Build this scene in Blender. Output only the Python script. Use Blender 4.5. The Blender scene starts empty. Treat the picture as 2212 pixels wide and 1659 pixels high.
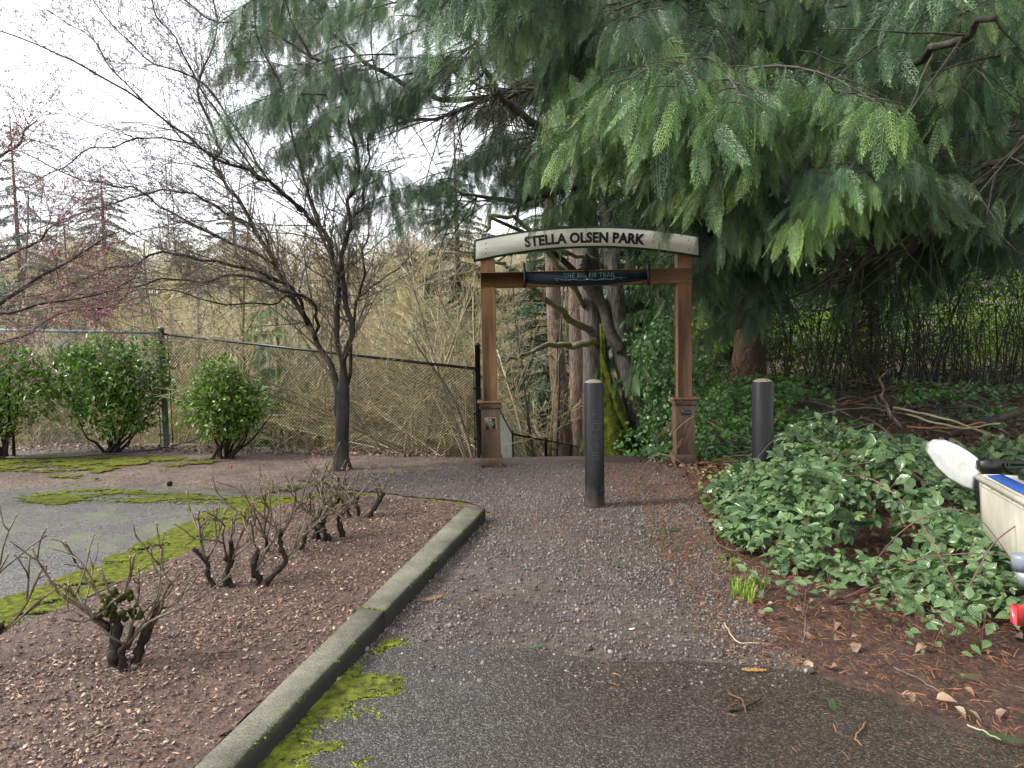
import bpy, math, random
import numpy as np
from mathutils import Matrix, Vector, Euler
from mathutils.geometry import tessellate_polygon

SC = bpy.context.scene
COL = SC.collection
rad = math.radians

# ------------------------------------------------------------------ camera
CAM_H, PITCH, ROLL, LENS = 1.6, 3.56, 1.0, 24.6
cam_d = bpy.data.cameras.new("camera")
cam = bpy.data.objects.new("camera", cam_d)
COL.objects.link(cam)
cam_d.sensor_width = 36.0
cam_d.lens = LENS
cam_d.clip_start = 0.05
cam_d.clip_end = 2000
CM = Matrix.Rotation(rad(90 - PITCH), 3, 'X') @ Matrix.Rotation(rad(-ROLL), 3, 'Z')
cam.rotation_euler = CM.to_euler()
cam.location = (0, 0, CAM_H)
SC.camera = cam

# ------------------------------------------------------------------ light
SUN_EL, SUN_AZ = 40.0, -98.0          # azimuth from +Y towards +X
w = bpy.data.worlds.new("World")
SC.world = w
w.use_nodes = True
nt = w.node_tree
bgn = nt.nodes['Background']
sky = nt.nodes.new('ShaderNodeTexSky')
sky.sky_type = 'NISHITA'
sky.sun_disc = False
sky.sun_elevation = rad(SUN_EL)
sky.sun_rotation = rad(SUN_AZ)
sky.air_density = 1.0
sky.dust_density = 4.0
hs = nt.nodes.new('ShaderNodeHueSaturation')
hs.inputs['Saturation'].default_value = 0.30
hs.inputs['Value'].default_value = 0.10
mixw = nt.nodes.new('ShaderNodeMix')
mixw.data_type = 'RGBA'
mixw.inputs[0].default_value = 0.80       # cloud cover
mixw.inputs[7].default_value = (0.92, 0.96, 1.0, 1)
nt.links.new(sky.outputs[0], hs.inputs['Color'])
nt.links.new(hs.outputs[0], mixw.inputs[6])
nt.links.new(mixw.outputs[2], bgn.inputs['Color'])
bgn.inputs['Strength'].default_value = 0.72

sd = bpy.data.lights.new("sun", 'SUN')
sd.energy = 1.5
sd.angle = rad(12)
sd.color = (1.0, 0.95, 0.88)
sun = bpy.data.objects.new("sun", sd)
COL.objects.link(sun)
sun.location = (-20, 10, 20)
dsun = Vector((math.sin(rad(SUN_AZ)) * math.cos(rad(SUN_EL)), math.cos(rad(SUN_AZ)) * math.cos(rad(SUN_EL)), math.sin(rad(SUN_EL))))
sun.rotation_euler = dsun.to_track_quat('Z', 'Y').to_euler()
SC.view_settings.view_transform = 'Standard'
SC.view_settings.look = 'None'
SC.view_settings.gamma = 1
SC.view_settings.use_curve_mapping = False
SC.view_settings.exposure = 1.80
SC.cycles.max_bounces = 6
SC.cycles.diffuse_bounces = 3
SC.cycles.glossy_bounces = 2
SC.cycles.transmission_bounces = 3
SC.cycles.transparent_max_bounces = 4
SC.cycles.use_adaptive_sampling = True
SC.cycles.adaptive_threshold = 0.02

# ------------------------------------------------------------------ measuring helpers (photo grid 2212 x 1659)
FPX = LENS / 36.0 * 2212.0
CMn = np.array(CM)


def ray(px, py):
    v = CMn @ np.array([(px - 1106.0) / FPX, -(py - 829.5) / FPX, -1.0])
    return v


def gd(px, py, z=0.0):
    """point on the level z seen at photo position px, py"""
    v = ray(px, py)
    t = (z - CAM_H) / v[2]
    return np.array([v[0] * t, v[1] * t, z])


def at(px, py, Y):
    """point at distance Y in front of the camera"""
    v = ray(px, py)
    t = Y / v[1]
    return np.array([v[0] * t, Y, CAM_H + v[2] * t])


# ------------------------------------------------------------------ object helpers
def link(o, parent=None):
    COL.objects.link(o)
    if parent is not None:
        o.parent = parent
    return o


def tag(o, label=None, cat=None, group=None, kind=None):
    if label: o['label'] = label
    if cat: o['category'] = cat
    if group: o['group'] = group
    if kind: o['kind'] = kind
    return o


def empty(name, loc, label=None, cat=None, group=None, rz=0):
    o = bpy.data.objects.new(name, None)
    o.location = loc
    o.rotation_euler = (0, 0, rz)
    link(o)
    return tag(o, label, cat, group)


def mesh_from(name, V, F, mats=(), smooth=False, mi=None):
    """F: list of int arrays (k,3) or (k,4)"""
    me = bpy.data.meshes.new(name)
    V = np.asarray(V, dtype=np.float32)
    if not isinstance(F, list): F = [F]
    F = [np.asarray(f, dtype=np.int32) for f in F if len(f)]
    me.vertices.add(len(V))
    me.vertices.foreach_set('co', V.ravel())
    nl = sum(f.size for f in F)
    npoly = sum(len(f) for f in F)
    me.loops.add(nl)
    me.loops.foreach_set('vertex_index', np.concatenate([f.ravel() for f in F]))
    me.polygons.add(npoly)
    tot = np.concatenate([np.full(len(f), f.shape[1], dtype=np.int32) for f in F])
    st = np.concatenate([[0], np.cumsum(tot)[:-1]]).astype(np.int32)
    me.polygons.foreach_set('loop_start', st)
    me.polygons.foreach_set('loop_total', tot)
    if mi is not None:
        me.polygons.foreach_set('material_index', np.asarray(mi, dtype=np.int32))
    if smooth:
        me.polygons.foreach_set('use_smooth', np.ones(npoly, dtype=bool))
    for m in (mats if isinstance(mats, (list, tuple)) else [mats]):
        me.materials.append(m)
    me.update()
    me.validate()
    return me


def ob(name, me, parent=None, loc=None, rot=None, scale=None):
    o = bpy.data.objects.new(name, me)
    if loc is not None: o.location = loc
    if rot is not None: o.rotation_euler = rot
    if scale is not None: o.scale = (scale,) * 3 if np.isscalar(scale) else scale
    return link(o, parent)


class G:
    """collects shapes that become one mesh"""
    def __init__(s):
        s.V = []; s.T = []; s.Q = []; s.n = 0

    def add(s, V, F):
        V = np.asarray(V, float); F = np.asarray(F)
        if len(F):
            (s.T if F.shape[1] == 3 else s.Q).append(F + s.n)
        s.V.append(V); s.n += len(V)
        return s

    def box(s, c, d, R=None, bev=0.0):
        """box centre c, size d, optional 3x3 rotation; bev chamfers every edge"""
        hx, hy, hz = np.array(d, float) / 2
        b = min(bev, hx * .9, hy * .9, hz * .9)
        if b <= 0:
            V = np.array([[x, y, z] for x in (-hx, hx) for y in (-hy, hy) for z in (-hz, hz)])
            F = np.array([[0, 1, 3, 2], [4, 6, 7, 5], [0, 4, 5, 1], [2, 3, 7, 6], [0, 2, 6, 4], [1, 5, 7, 3]])
            if R is not None: V = V @ np.array(R).T
            return s.add(V + np.array(c, float), F)
        V = []; idx = {}
        for sx in (-1, 1):
            for sy in (-1, 1):
                for sz in (-1, 1):
                    idx[(sx, sy, sz)] = len(V)
                    V += [[sx * hx, sy * (hy - b), sz * (hz - b)], [sx * (hx - b), sy * hy, sz * (hz - b)], [sx * (hx - b), sy * (hy - b), sz * hz]]
        Q = []; T = []
        for a in range(3):
            u, v = [(1, 2), (0, 2), (0, 1)][a]
            for sg in (-1, 1):
                k = []
                for (p, q) in ((-1, -1), (1, -1), (1, 1), (-1, 1)):
                    t = [0, 0, 0]; t[a] = sg; t[u] = p; t[v] = q
                    k.append(idx[tuple(t)] + a)
                Q.append(k)
        for a in range(3):
            u, v = [(1, 2), (0, 2), (0, 1)][a]
            for p in (-1, 1):
                for q in (-1, 1):
                    t0 = [0, 0, 0]; t0[u] = p; t0[v] = q
                    t1 = list(t0); t0[a] = -1; t1[a] = 1
                    Q.append([idx[tuple(t0)] + u, idx[tuple(t1)] + u, idx[tuple(t1)] + v, idx[tuple(t0)] + v])
        for k in idx.values(): T.append([k, k + 1, k + 2])
        V = np.array(V, float)
        if R is not None: V = V @ np.array(R).T
        V = V + np.array(c, float)
        n0 = s.n
        s.add(V, np.array(Q))
        s.T.append(np.array(T) + n0)
        return s

    def tube(s, P, r, n=6, cap=True, wob=None):
        P = np.asarray(P, float); k = len(P)
        r = np.broadcast_to(np.asarray(r, float), (k,))
        D = np.gradient(P, axis=0)
        D /= np.linalg.norm(D, axis=1)[:, None] + 1e-9
        m = D.mean(0)
        ref = np.array([0, 0, 1.0]) if abs(m[2]) < .8 * (np.linalg.norm(m) + 1e-9) else np.array([1.0, 0, 0])
        U = np.cross(D, ref); U /= np.linalg.norm(U, axis=1)[:, None] + 1e-9
        W = np.cross(D, U)
        a = np.arange(n) * 2 * np.pi / n
        rr = r[:, None] * np.ones(n)[None]
        if wob is not None: rr = rr * wob
        V = P[:, None] + rr[:, :, None] * (U[:, None] * np.cos(a)[None, :, None] + W[:, None] * np.sin(a)[None, :, None])
        V = V.reshape(-1, 3)
        i = np.arange(k - 1)[:, None] * n; j = np.arange(n)[None]
        jn = (j + 1) % n
        Fq = np.stack([i + j, i + n + j, i + n + jn, i + jn], -1).reshape(-1, 4)
        n0 = s.n
        s.add(V, Fq)
        if cap:
            for e, sgn in ((0, 1), (k - 1, -1)):
                if r[e] > 0.002:
                    c = P[e][None]
                    ring = n0 + e * n + np.arange(n)
                    nr = np.roll(ring, -1)
                    T = np.stack([np.full(n, s.n), ring, nr] if sgn > 0 else [np.full(n, s.n), nr, ring], -1)
                    s.V.append(c); s.T.append(T); s.n += 1
        return s

    def lathe(s, prof, n=24, c=(0, 0, 0)):
        prof = np.array(prof, float); k = len(prof)
        a = np.arange(n) * 2 * np.pi / n
        V = np.stack([prof[:, None, 0] * np.cos(a), prof[:, None, 0] * np.sin(a), prof[:, None, 1] * np.ones(n)], -1).reshape(-1, 3) + np.array(c, float)
        i = np.arange(k - 1)[:, None] * n; j = np.arange(n)[None]; jn = (j + 1) % n
        return s.add(V, np.stack([i + j, i + jn, i + n + jn, i + n + j], -1).reshape(-1, 4))

    def prism(s, poly, ax, y0, y1):
        """extrude a 2D polygon; ax: function (u, v, depth)->xyz"""
        poly = [tuple(p) for p in poly]; k = len(poly)
        V = [ax(u, v, y0) for u, v in poly] + [ax(u, v, y1) for u, v in poly]
        tri = tessellate_polygon([[Vector((u, v, 0)) for u, v in poly]])
        T = [list(t) for t in tri] + [[t[2] + k, t[1] + k, t[0] + k] for t in tri]
        Q = [[i, (i + 1) % k, k + (i + 1) % k, k + i] for i in range(k)]
        n0 = s.n
        s.add(V, np.array(Q)); s.T.append(np.array(T) + n0)
        return s

    def mesh(s, name, mats, smooth=False):
        F = []
        if s.T: F.append(np.concatenate(s.T))
        if s.Q: F.append(np.concatenate(s.Q))
        me = mesh_from(name, np.concatenate(s.V), F, mats, smooth)
        return me

    def fix(s, me):
        import bmesh
        bm = bmesh.new(); bm.from_mesh(me)
        bmesh.ops.recalc_face_normals(bm, faces=bm.faces)
        bm.to_mesh(me); bm.free()
        return me

    def obj(s, name, mats, parent=None, smooth=False, fix=False, loc=None, rot=None):
        me = s.mesh(name, mats, smooth)
        if fix: s.fix(me)
        return ob(name, me, parent, loc, rot)


def bake(pv, pf, pos, R, sc):
    """copies of a small shape joined into arrays. R (n,3,3)"""
    n = len(pos)
    V = np.einsum('nij,kj->nki', R, pv) * np.asarray(sc).reshape(-1, 1, 1) + pos[:, None]
    F = pf[None] + (np.arange(n) * len(pv))[:, None, None]
    return V.reshape(-1, 3), F.reshape(-1, pf.shape[1])


def frames(d, up):
    """rotation matrices whose x axis is d and z axis close to up; arrays (n,3)"""
    d = d / (np.linalg.norm(d, axis=1)[:, None] + 1e-9)
    y = np.cross(up, d); y /= np.linalg.norm(y, axis=1)[:, None] + 1e-9
    z = np.cross(d, y)
    return np.stack([d, y, z], -1)


def unit(v):
    v = np.asarray(v, float)
    return v / (np.linalg.norm(v) + 1e-9)


def in_poly(x, y, poly):
    inside = np.zeros(len(x), bool)
    p = np.array(poly); j = len(p) - 1
    for i in range(len(p)):
        xi, yi, xj, yj = p[i, 0], p[i, 1], p[j, 0], p[j, 1]
        c = ((yi > y) != (yj > y)) & (x < (xj - xi) * (y - yi) / (yj - yi + 1e-12) + xi)
        inside ^= c; j = i
    return inside


def sample_in(poly, n, rng):
    p = np.array(poly)[:, :2]
    lo, hi = p.min(0), p.max(0)
    out = np.zeros((0, 2))
    while len(out) < n:
        q = rng.uniform(lo, hi, (n * 2, 2))
        out = np.concatenate([out, q[in_poly(q[:, 0], q[:, 1], p)]])
    return out[:n]


def vnoise(x, y, seed=0):
    """smooth value noise 0..1"""
    r = np.random.default_rng(seed).random((64, 64))
    xi = np.floor(x).astype(int); yi = np.floor(y).astype(int)
    fx = x - xi; fy = y - yi
    fx = fx * fx * (3 - 2 * fx); fy = fy * fy * (3 - 2 * fy)
    g = lambda a, b: r[a % 64, b % 64]
    return (g(xi, yi) * (1 - fx) + g(xi + 1, yi) * fx) * (1 - fy) + (g(xi, yi + 1) * (1 - fx) + g(xi + 1, yi + 1) * fx) * fy


def fbm(x, y, seed=0):
    return (vnoise(x, y, seed) + .5 * vnoise(x * 2.1 + 5, y * 2.1 + 9, seed + 1) + .25 * vnoise(x * 4.3, y * 4.3, seed + 2)) / 1.75


def euler_scatter(name, protos, pos, eul, scl, parent=None, seed=0):
    """uncountable stuff: instances of small shapes on points, one object"""
    me = bpy.data.meshes.new(name)
    me.vertices.add(len(pos)); me.vertices.foreach_set('co', np.asarray(pos, np.float32).ravel())
    a = me.attributes.new('rot', 'FLOAT_VECTOR', 'POINT'); a.data.foreach_set('vector', np.asarray(eul, np.float32).ravel())
    sc = np.asarray(scl, np.float32)
    if sc.ndim == 1: sc = np.repeat(sc[:, None], 3, 1)
    a = me.attributes.new('scl', 'FLOAT_VECTOR', 'POINT'); a.data.foreach_set('vector', sc.ravel())
    a = me.attributes.new('idx', 'INT', 'POINT'); a.data.foreach_set('value', np.random.default_rng(seed).integers(0, len(protos), len(pos)).astype(np.int32))
    o = ob(name, me, parent)
    t = bpy.data.node_groups.new('scatter', 'GeometryNodeTree')
    t.interface.new_socket('Geometry', in_out='INPUT', socket_type='NodeSocketGeometry')
    t.interface.new_socket('Geometry', in_out='OUTPUT', socket_type='NodeSocketGeometry')
    gi = t.nodes.new('NodeGroupInput'); go = t.nodes.new('NodeGroupOutput')
    ip = t.nodes.new('GeometryNodeInstanceOnPoints')
    jn = t.nodes.new('GeometryNodeJoinGeometry')
    for k, pm in enumerate(protos):
        po = bpy.data.objects.new(name + '_shape', pm)
        oi = t.nodes.new('GeometryNodeObjectInfo'); oi.inputs['Object'].default_value = po
        oi.inputs['As Instance'].default_value = True
        t.links.new(oi.outputs['Geometry'], jn.inputs[0])
    def na(nm, ty):
        x = t.nodes.new('GeometryNodeInputNamedAttribute'); x.data_type = ty; x.inputs['Name'].default_value = nm
        return x.outputs['Attribute']
    t.links.new(gi.outputs[0], ip.inputs['Points'])
    t.links.new(jn.outputs[0], ip.inputs['Instance'])
    ip.inputs['Pick Instance'].default_value = True
    t.links.new(na('idx', 'INT'), ip.inputs['Instance Index'])
    er = t.nodes.new('FunctionNodeEulerToRotation')
    t.links.new(na('rot', 'FLOAT_VECTOR'), er.inputs[0])
    t.links.new(er.outputs[0], ip.inputs['Rotation'])
    t.links.new(na('scl', 'FLOAT_VECTOR'), ip.inputs['Scale'])
    t.links.new(ip.outputs[0], go.inputs[0])
    m = o.modifiers.new('scatter', 'NODES'); m.node_group = t
    o['kind'] = 'stuff'
    return o


# ------------------------------------------------------------------ materials
def new_mat(name):
    m = bpy.data.materials.new(name); m.use_nodes = True
    return m, m.node_tree, m.node_tree.nodes['Principled BSDF']


def nd(t, ty, **k):
    n = t.nodes.new(ty)
    for a, b in k.items(): setattr(n, a, b)
    return n


def coords(t, stretch=(1, 1, 1), kind='Object'):
    tc = nd(t, 'ShaderNodeTexCoord'); mp = nd(t, 'ShaderNodeMapping')
    mp.inputs['Scale'].default_value = stretch
    if kind == 'World':
        ge = nd(t, 'ShaderNodeNewGeometry'); t.links.new(ge.outputs['Position'], mp.inputs[0])
    else:
        t.links.new(tc.outputs[kind], mp.inputs[0])
    return mp.outputs[0]


def noise(t, co, scale, detail=4, rough=.6):
    n = nd(t, 'ShaderNodeTexNoise'); n.inputs['Scale'].default_value = scale
    n.inputs['Detail'].default_value = detail; n.inputs['Roughness'].default_value = rough
    t.links.new(co, n.inputs['Vector'])
    return n.outputs['Fac']


def ramp(t, fac, stops):
    r = nd(t, 'ShaderNodeValToRGB'); el = r.color_ramp.elements
    while len(el) < len(stops): el.new(.5)
    for e, (p, c) in zip(el, stops):
        e.position = p; e.color = (*c, 1) if len(c) == 3 else c
    t.links.new(fac, r.inputs[0])
    return r.outputs[0]


def mixc(t, f, a, b, mode='MIX'):
    m = nd(t, 'ShaderNodeMix', data_type='RGBA', blend_type=mode)
    for v, i in ((f, 0), (a, 6), (b, 7)):
        if isinstance(v, (int, float)): m.inputs[i].default_value = v
        elif isinstance(v, tuple): m.inputs[i].default_value = (*v, 1)
        else: t.links.new(v, m.inputs[i])
    return m.outputs[2]


def math_(t, op, a, b=None, clamp=False):
    m = nd(t, 'ShaderNodeMath', operation=op, use_clamp=clamp)
    for v, i in ((a, 0), (b, 1)):
        if v is None: continue
        if isinstance(v, (int, float)): m.inputs[i].default_value = v
        else: t.links.new(v, m.inputs[i])
    return m.outputs[0]


def bump(t, p, h, strength, dist):
    b = nd(t, 'ShaderNodeBump'); b.inputs['Strength'].default_value = strength; b.inputs['Distance'].default_value = dist
    t.links.new(h, b.inputs['Height']); t.links.new(b.outputs[0], p.inputs['Normal'])


def M(name, c1, c2, scale=6, rough=.6, stretch=(1, 1, 1), bmp=0, bdist=.01, bscale=None, spec=.5, kind='Object', lo=.35, hi=.65, third=None, metal=0):
    m, t, p = new_mat(name)
    co = coords(t, stretch, kind)
    f = noise(t, co, scale, 5)
    st = [(lo, c1), (hi, c2)]
    if third: st.append((min(hi + .15, 1), third))
    t.links.new(ramp(t, f, st), p.inputs['Base Color'])
    p.inputs['Roughness'].default_value = rough
    p.inputs['Specular IOR Level'].default_value = spec
    p.inputs['Metallic'].default_value = metal
    if bmp: bump(t, p, noise(t, co, bscale or scale * 3, 5), bmp, bdist)
    return m


def leafmat(name, dark, light, pale=None, rough=.4, trans=.3, tint=True, spec=.5, obj_rand=.25, tone=False, veins=False):
    """per piece random colour, tinted by the object colour"""
    m, t, p = new_mat(name)
    g = nd(t, 'ShaderNodeNewGeometry'); oi = nd(t, 'ShaderNodeObjectInfo')
    r = math_(t, 'ADD', math_(t, 'MULTIPLY', g.outputs['Random Per Island'], 1 - obj_rand), math_(t, 'MULTIPLY', oi.outputs['Random'], obj_rand))
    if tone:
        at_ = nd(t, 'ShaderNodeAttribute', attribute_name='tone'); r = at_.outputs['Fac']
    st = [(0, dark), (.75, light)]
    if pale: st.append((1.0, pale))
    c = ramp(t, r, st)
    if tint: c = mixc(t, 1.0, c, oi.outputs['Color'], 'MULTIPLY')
    if veins:
        uv = nd(t, 'ShaderNodeAttribute', attribute_name='blade'); s_ = nd(t, 'ShaderNodeSeparateXYZ'); t.links.new(uv.outputs['Vector'], s_.inputs[0])
        av = math_(t, 'ABSOLUTE', s_.outputs['Y'])
        ph = math_(t, 'SUBTRACT', math_(t, 'MULTIPLY', s_.outputs['X'], 44.), math_(t, 'MULTIPLY', av, 40.))
        vn = math_(t, 'SINE', ph)
        mid = ramp(t, av, [(.0, (1, 1, 1)), (.035, (0, 0, 0))])
        vn2 = math_(t, 'MAXIMUM', math_(t, 'POWER', math_(t, 'MULTIPLY', math_(t, 'ADD', vn, 1.), .5), 3.), mid)
        c = mixc(t, math_(t, 'MULTIPLY', vn2, .35), c, mixc(t, 1., c, (1.9, 1.8, 1.7), 'MULTIPLY'))
        bump(t, p, math_(t, 'MULTIPLY', vn2, -1.), .8, .003)
    t.links.new(c, p.inputs['Base Color'])
    p.inputs['Roughness'].default_value = rough
    p.inputs['Specular IOR Level'].default_value = spec
    if trans > 0:
        tr = nd(t, 'ShaderNodeBsdfTranslucent'); ms = nd(t, 'ShaderNodeMixShader'); ms.inputs[0].default_value = trans
        t.links.new(c, tr.inputs[0])
        out = t.nodes['Material Output']
        t.links.new(p.outputs[0], ms.inputs[1]); t.links.new(tr.outputs[0], ms.inputs[2]); t.links.new(ms.outputs[0], out.inputs[0])
    return m


def piecemat(name, cols, rough=.7, spec=.4):
    """random colour for each instance"""
    m, t, p = new_mat(name)
    oi = nd(t, 'ShaderNodeObjectInfo'); g = nd(t, 'ShaderNodeNewGeometry')
    r = math_(t, 'FRACT', math_(t, 'ADD', oi.outputs['Random'], g.outputs['Random Per Island']))
    n = len(cols)
    t.links.new(ramp(t, r, [(i / max(n - 1, 1), c) for i, c in enumerate(cols)]), p.inputs['Base Color'])
    p.inputs['Roughness'].default_value = rough
    p.inputs['Specular IOR Level'].default_value = spec
    return m


MT = {}
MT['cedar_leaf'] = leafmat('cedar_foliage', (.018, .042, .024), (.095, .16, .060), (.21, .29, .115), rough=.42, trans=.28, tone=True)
MT['needle'] = leafmat('needle_foliage', (.02, .04, .025), (.07, .11, .06), rough=.5, trans=.15)
MT['camellia'] = leafmat('camellia_leaf', (.035, .085, .014), (.14, .25, .032), (.30, .42, .06), rough=.26, trans=.25)
MT['bramble'] = leafmat('bramble_leaf', (.028, .075, .030), (.135, .225, .08), (.36, .38, .14), rough=.22, trans=.22, spec=.8, veins=True)
MT['ivy'] = leafmat('ivy_leaf', (.025, .075, .022), (.13, .27, .06), (.28, .42, .11), rough=.33, trans=.25)
MT['laurel'] = leafmat('laurel_leaf', (.07, .16, .02), (.34, .50, .05), (.62, .70, .16), rough=.4, trans=.45)
MT['redleaf'] = leafmat('red_leaf', (.28, .03, .02), (.42, .08, .03), (.45, .22, .04), rough=.5, trans=.3)
MT['bud'] = leafmat('bud', (.20, .08, .09), (.42, .18, .22), (.58, .34, .40), rough=.4, trans=.0)
MT['bud_dark'] = leafmat('bud_dark', (.04, .025, .02), (.13, .08, .06), rough=.5, trans=0)
MT['dead_leaf'] = leafmat('dead_frond', (.14, .065, .03), (.30, .16, .075), rough=.8, trans=.1)
MT['bark'] = M('cherry_bark', (.012, .010, .008), (.045, .04, .034), 9, .8, (1, 1, .35), .6, .01, 30, spec=.25, third=(.14, .14, .11))
MT['twig'] = M('bare_twig', (.06, .05, .042), (.15, .13, .10), 6, .6)
MT['twig_red'] = M('red_twig', (.09, .035, .035), (.18, .08, .07), 6, .5)
MT['twig_pale'] = M('lichen_twig', (.26, .22, .14), (.56, .49, .33), 1.1, .8, third=(.52, .52, .26), kind='World')
def vary(m, cols):
    t = m.node_tree; p = t.nodes['Principled BSDF']; l = p.inputs['Base Color'].links[0]; src = l.from_socket
    oi = nd(t, 'ShaderNodeObjectInfo')
    t.links.new(mixc(t, 1., src, ramp(t, oi.outputs['Random'], [(i / (len(cols) - 1), q) for i, q in enumerate(cols)]), 'MULTIPLY'), p.inputs['Base Color'])
vary(MT['twig_pale'], [(.66, .62, .60), (1.1, 1.08, 1.0), (.85, .95, .65), (1.15, 1.0, .88), (.78, .80, .72), (1.15, 1.1, .92)])
MT['twig_moss'] = M('mossy_twig', (.12, .10, .07), (.20, .20, .08), 5, .85, third=(.26, .30, .05))
MT['rose'] = M('rose_cane', (.045, .03, .022), (.12, .095, .045), 16, .5, third=(.17, .17, .06), bmp=.4, bdist=.003, bscale=90)
MT['stump'] = M('rose_stump', (.008, .006, .005), (.035, .026, .02), 30, .8, spec=.2, bmp=.8, bdist=.006, bscale=60)
MT['cedar_bark'] = M('cedar_bark', (.055, .028, .018), (.16, .085, .055), 7, .8, (4, 4, .5), .9, .02, 14)
MT['fir_bark'] = M('fir_bark', (.045, .028, .02), (.22, .15, .11), 6, .85, (4, 4, .7), .9, .03, 12, third=(.30, .22, .17))
MT['grey_bark'] = M('grey_bark', (.022, .018, .015), (.16, .135, .115), 7, .8, (5, 5, .6), .9, .02, 12, third=(.23, .21, .17))
MT['pale_bark'] = M('alder_bark', (.16, .15, .12), (.42, .41, .35), 5, .8, (1, 1, 1), .3, .01, 20, third=(.10, .09, .06))
MT['limb_bark'] = M('mossy_limb_bark', (.022, .018, .014), (.07, .06, .045), 12, .8, bmp=.8, bdist=.01, bscale=40, third=(.10, .12, .035))
MT['moss'] = leafmat('moss', (.035, .055, .010), (.13, .17, .014), (.27, .29, .024), rough=.95, trans=.0, spec=.05, tint=False, obj_rand=1.)
MT['moss_mat'] = M('moss_mat', (.055, .055, .022), (.15, .175, .022), 22, .95, bmp=1, bdist=.008, bscale=170, third=(.22, .235, .03), lo=.36, hi=.62, spec=.05, kind='World')
MT['cut'] = M('fresh_cut_wood', (.28, .20, .11), (.40, .30, .17), 40, .7)
MT['dark_leaf'] = leafmat('shade_toned_leaf', (.008, .018, .008), (.03, .055, .02), (.08, .13, .03), rough=.4, trans=.1)  # shade under cedar and hedge painted into the leaf colour
MT['moss_bark'] = M('moss_on_bark', (.03, .028, .012), (.11, .14, .014), 7, .95, bmp=1, bdist=.03, bscale=30, third=(.22, .25, .025), spec=.1)
MT['gravel'] = piecemat('gravel_stone', [(.028, .022, .020), (.095, .076, .068), (.16, .135, .125), (.075, .055, .046), (.26, .235, .22), (.045, .034, .03)], .5, .5)
MT['chip'] = piecemat('bark_chip', [(.020, .012, .010), (.11, .06, .042), (.22, .12, .08), (.055, .033, .026), (.30, .18, .12), (.09, .045, .032), (.05, .03, .024), (.48, .36, .26), (.03, .02, .018)], .5, .5)
MT['litter'] = piecemat('cedar_litter', [(.06, .022, .014), (.22, .08, .035), (.34, .14, .06), (.10, .045, .028), (.26, .13, .07), (.05, .028, .02)], .65, .4)
MT['leaf_litter'] = piecemat('fallen_leaf', [(.12, .07, .05), (.26, .17, .11), (.20, .10, .06), (.36, .27, .18), (.08, .05, .04)], .5, .5)


def wood_mat(name, dark, light, knot):
    m, t, p = new_mat(name)
    co = coords(t, (14, 14, .9))
    f = noise(t, co, 2.2, 6, .65)
    base = ramp(t, f, [(.3, dark), (.7, light)])
    co2 = coords(t, (1, 1, .6))
    v = nd(t, 'ShaderNodeTexVoronoi'); v.inputs['Scale'].default_value = 2.6
    t.links.new(co2, v.inputs['Vector'])
    k = ramp(t, v.outputs['Distance'], [(.045, (0, 0, 0)), (.085, (1, 1, 1))])
    big = ramp(t, noise(t, coords(t, (1, 1, .5)), 1.6, 3), [(.32, (.42, .40, .38)), (.62, (1.05, 1.05, 1.05))])
    c = mixc(t, k, knot, base)
    c = mixc(t, 1.0, c, big, 'MULTIPLY')
    t.links.new(c, p.inputs['Base Color'])
    p.inputs['Roughness'].default_value = .62
    bump(t, p, f, .35, .004)
    return m


MT['wood'] = wood_mat('cedar_timber', (.18, .085, .034), (.37, .195, .085), (.05, .022, .012))
MT['wood_h'] = MT['wood']
MT['wood_dark'] = wood_mat('stained_timber', (.085, .047, .028), (.19, .11, .065), (.05, .03, .02))
MT['cream'] = M('cream_paint', (.68, .66, .54), (.82, .80, .68), 3, .55, (1, 1, 6), bmp=.1, bdist=.002, bscale=12)
MT['sign_green'] = M('dark_green_paint', (.006, .032, .026), (.012, .05, .04), 8, .45)
MT['letter'] = M('dark_lettering', (.008, .007, .012), (.016, .013, .02), 8, .45)
MT['black_metal'] = M('black_coated_steel', (.004, .005, .005), (.010, .011, .012), 20, .4, spec=.4)
MT['saw_paint'] = M('saw_paint', (.004, .010, .016), (.009, .018, .026), 12, .6, spec=.25)
MT['saw_text'] = M('faded_green_lettering', (.07, .12, .105), (.12, .19, .165), 60, .6)
MT['river'] = M('river_paint', (.02, .08, .15), (.10, .20, .26), 30, .5)
MT['sunspot'] = M('yellow_paint', (.6, .36, .05), (.7, .42, .07), 10, .5)
MT['brass'] = M('brass', (.35, .24, .12), (.52, .38, .20), 20, .4, metal=.4)
MT['plaque'] = M('plaque_face', (.010, .014, .02), (.02, .026, .034), 20, .4)
MT['bollard'] = M('black_bollard_sleeve', (.004, .0045, .006), (.009, .010, .012), 3, .42, (6, 6, 1), third=(.022, .023, .024), spec=.3)
def grime(m):
    t = m.node_tree; p = t.nodes['Principled BSDF']; src = p.inputs['Base Color'].links[0].from_socket
    co = coords(t); s_ = nd(t, 'ShaderNodeSeparateXYZ'); t.links.new(co, s_.inputs[0])
    z = math_(t, 'ADD', s_.outputs['Z'], math_(t, 'MULTIPLY', math_(t, 'SUBTRACT', noise(t, coords(t, (1, 1, .5)), 14, 5), .5), .5))
    f = ramp(t, z, [(.02, (.9, .9, .9)), (.22, (0, 0, 0))])
    st = ramp(t, noise(t, coords(t, (30, 30, 1.2)), 3, 5), [(.58, (0, 0, 0)), (.72, (.35, .35, .35))])
    c = mixc(t, math_(t, 'MAXIMUM', f, st), src, (.055, .045, .034))
    t.links.new(c, p.inputs['Base Color'])
grime(MT['bollard'])
MT['scuff'] = M('worn_paint', (.008, .010, .012), (.045, .05, .055), 30, .6, (1, 1, .4))
MT['galv'] = M('galvanised_steel', (.17, .20, .21), (.36, .40, .41), 14, .45, metal=.5)
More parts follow.
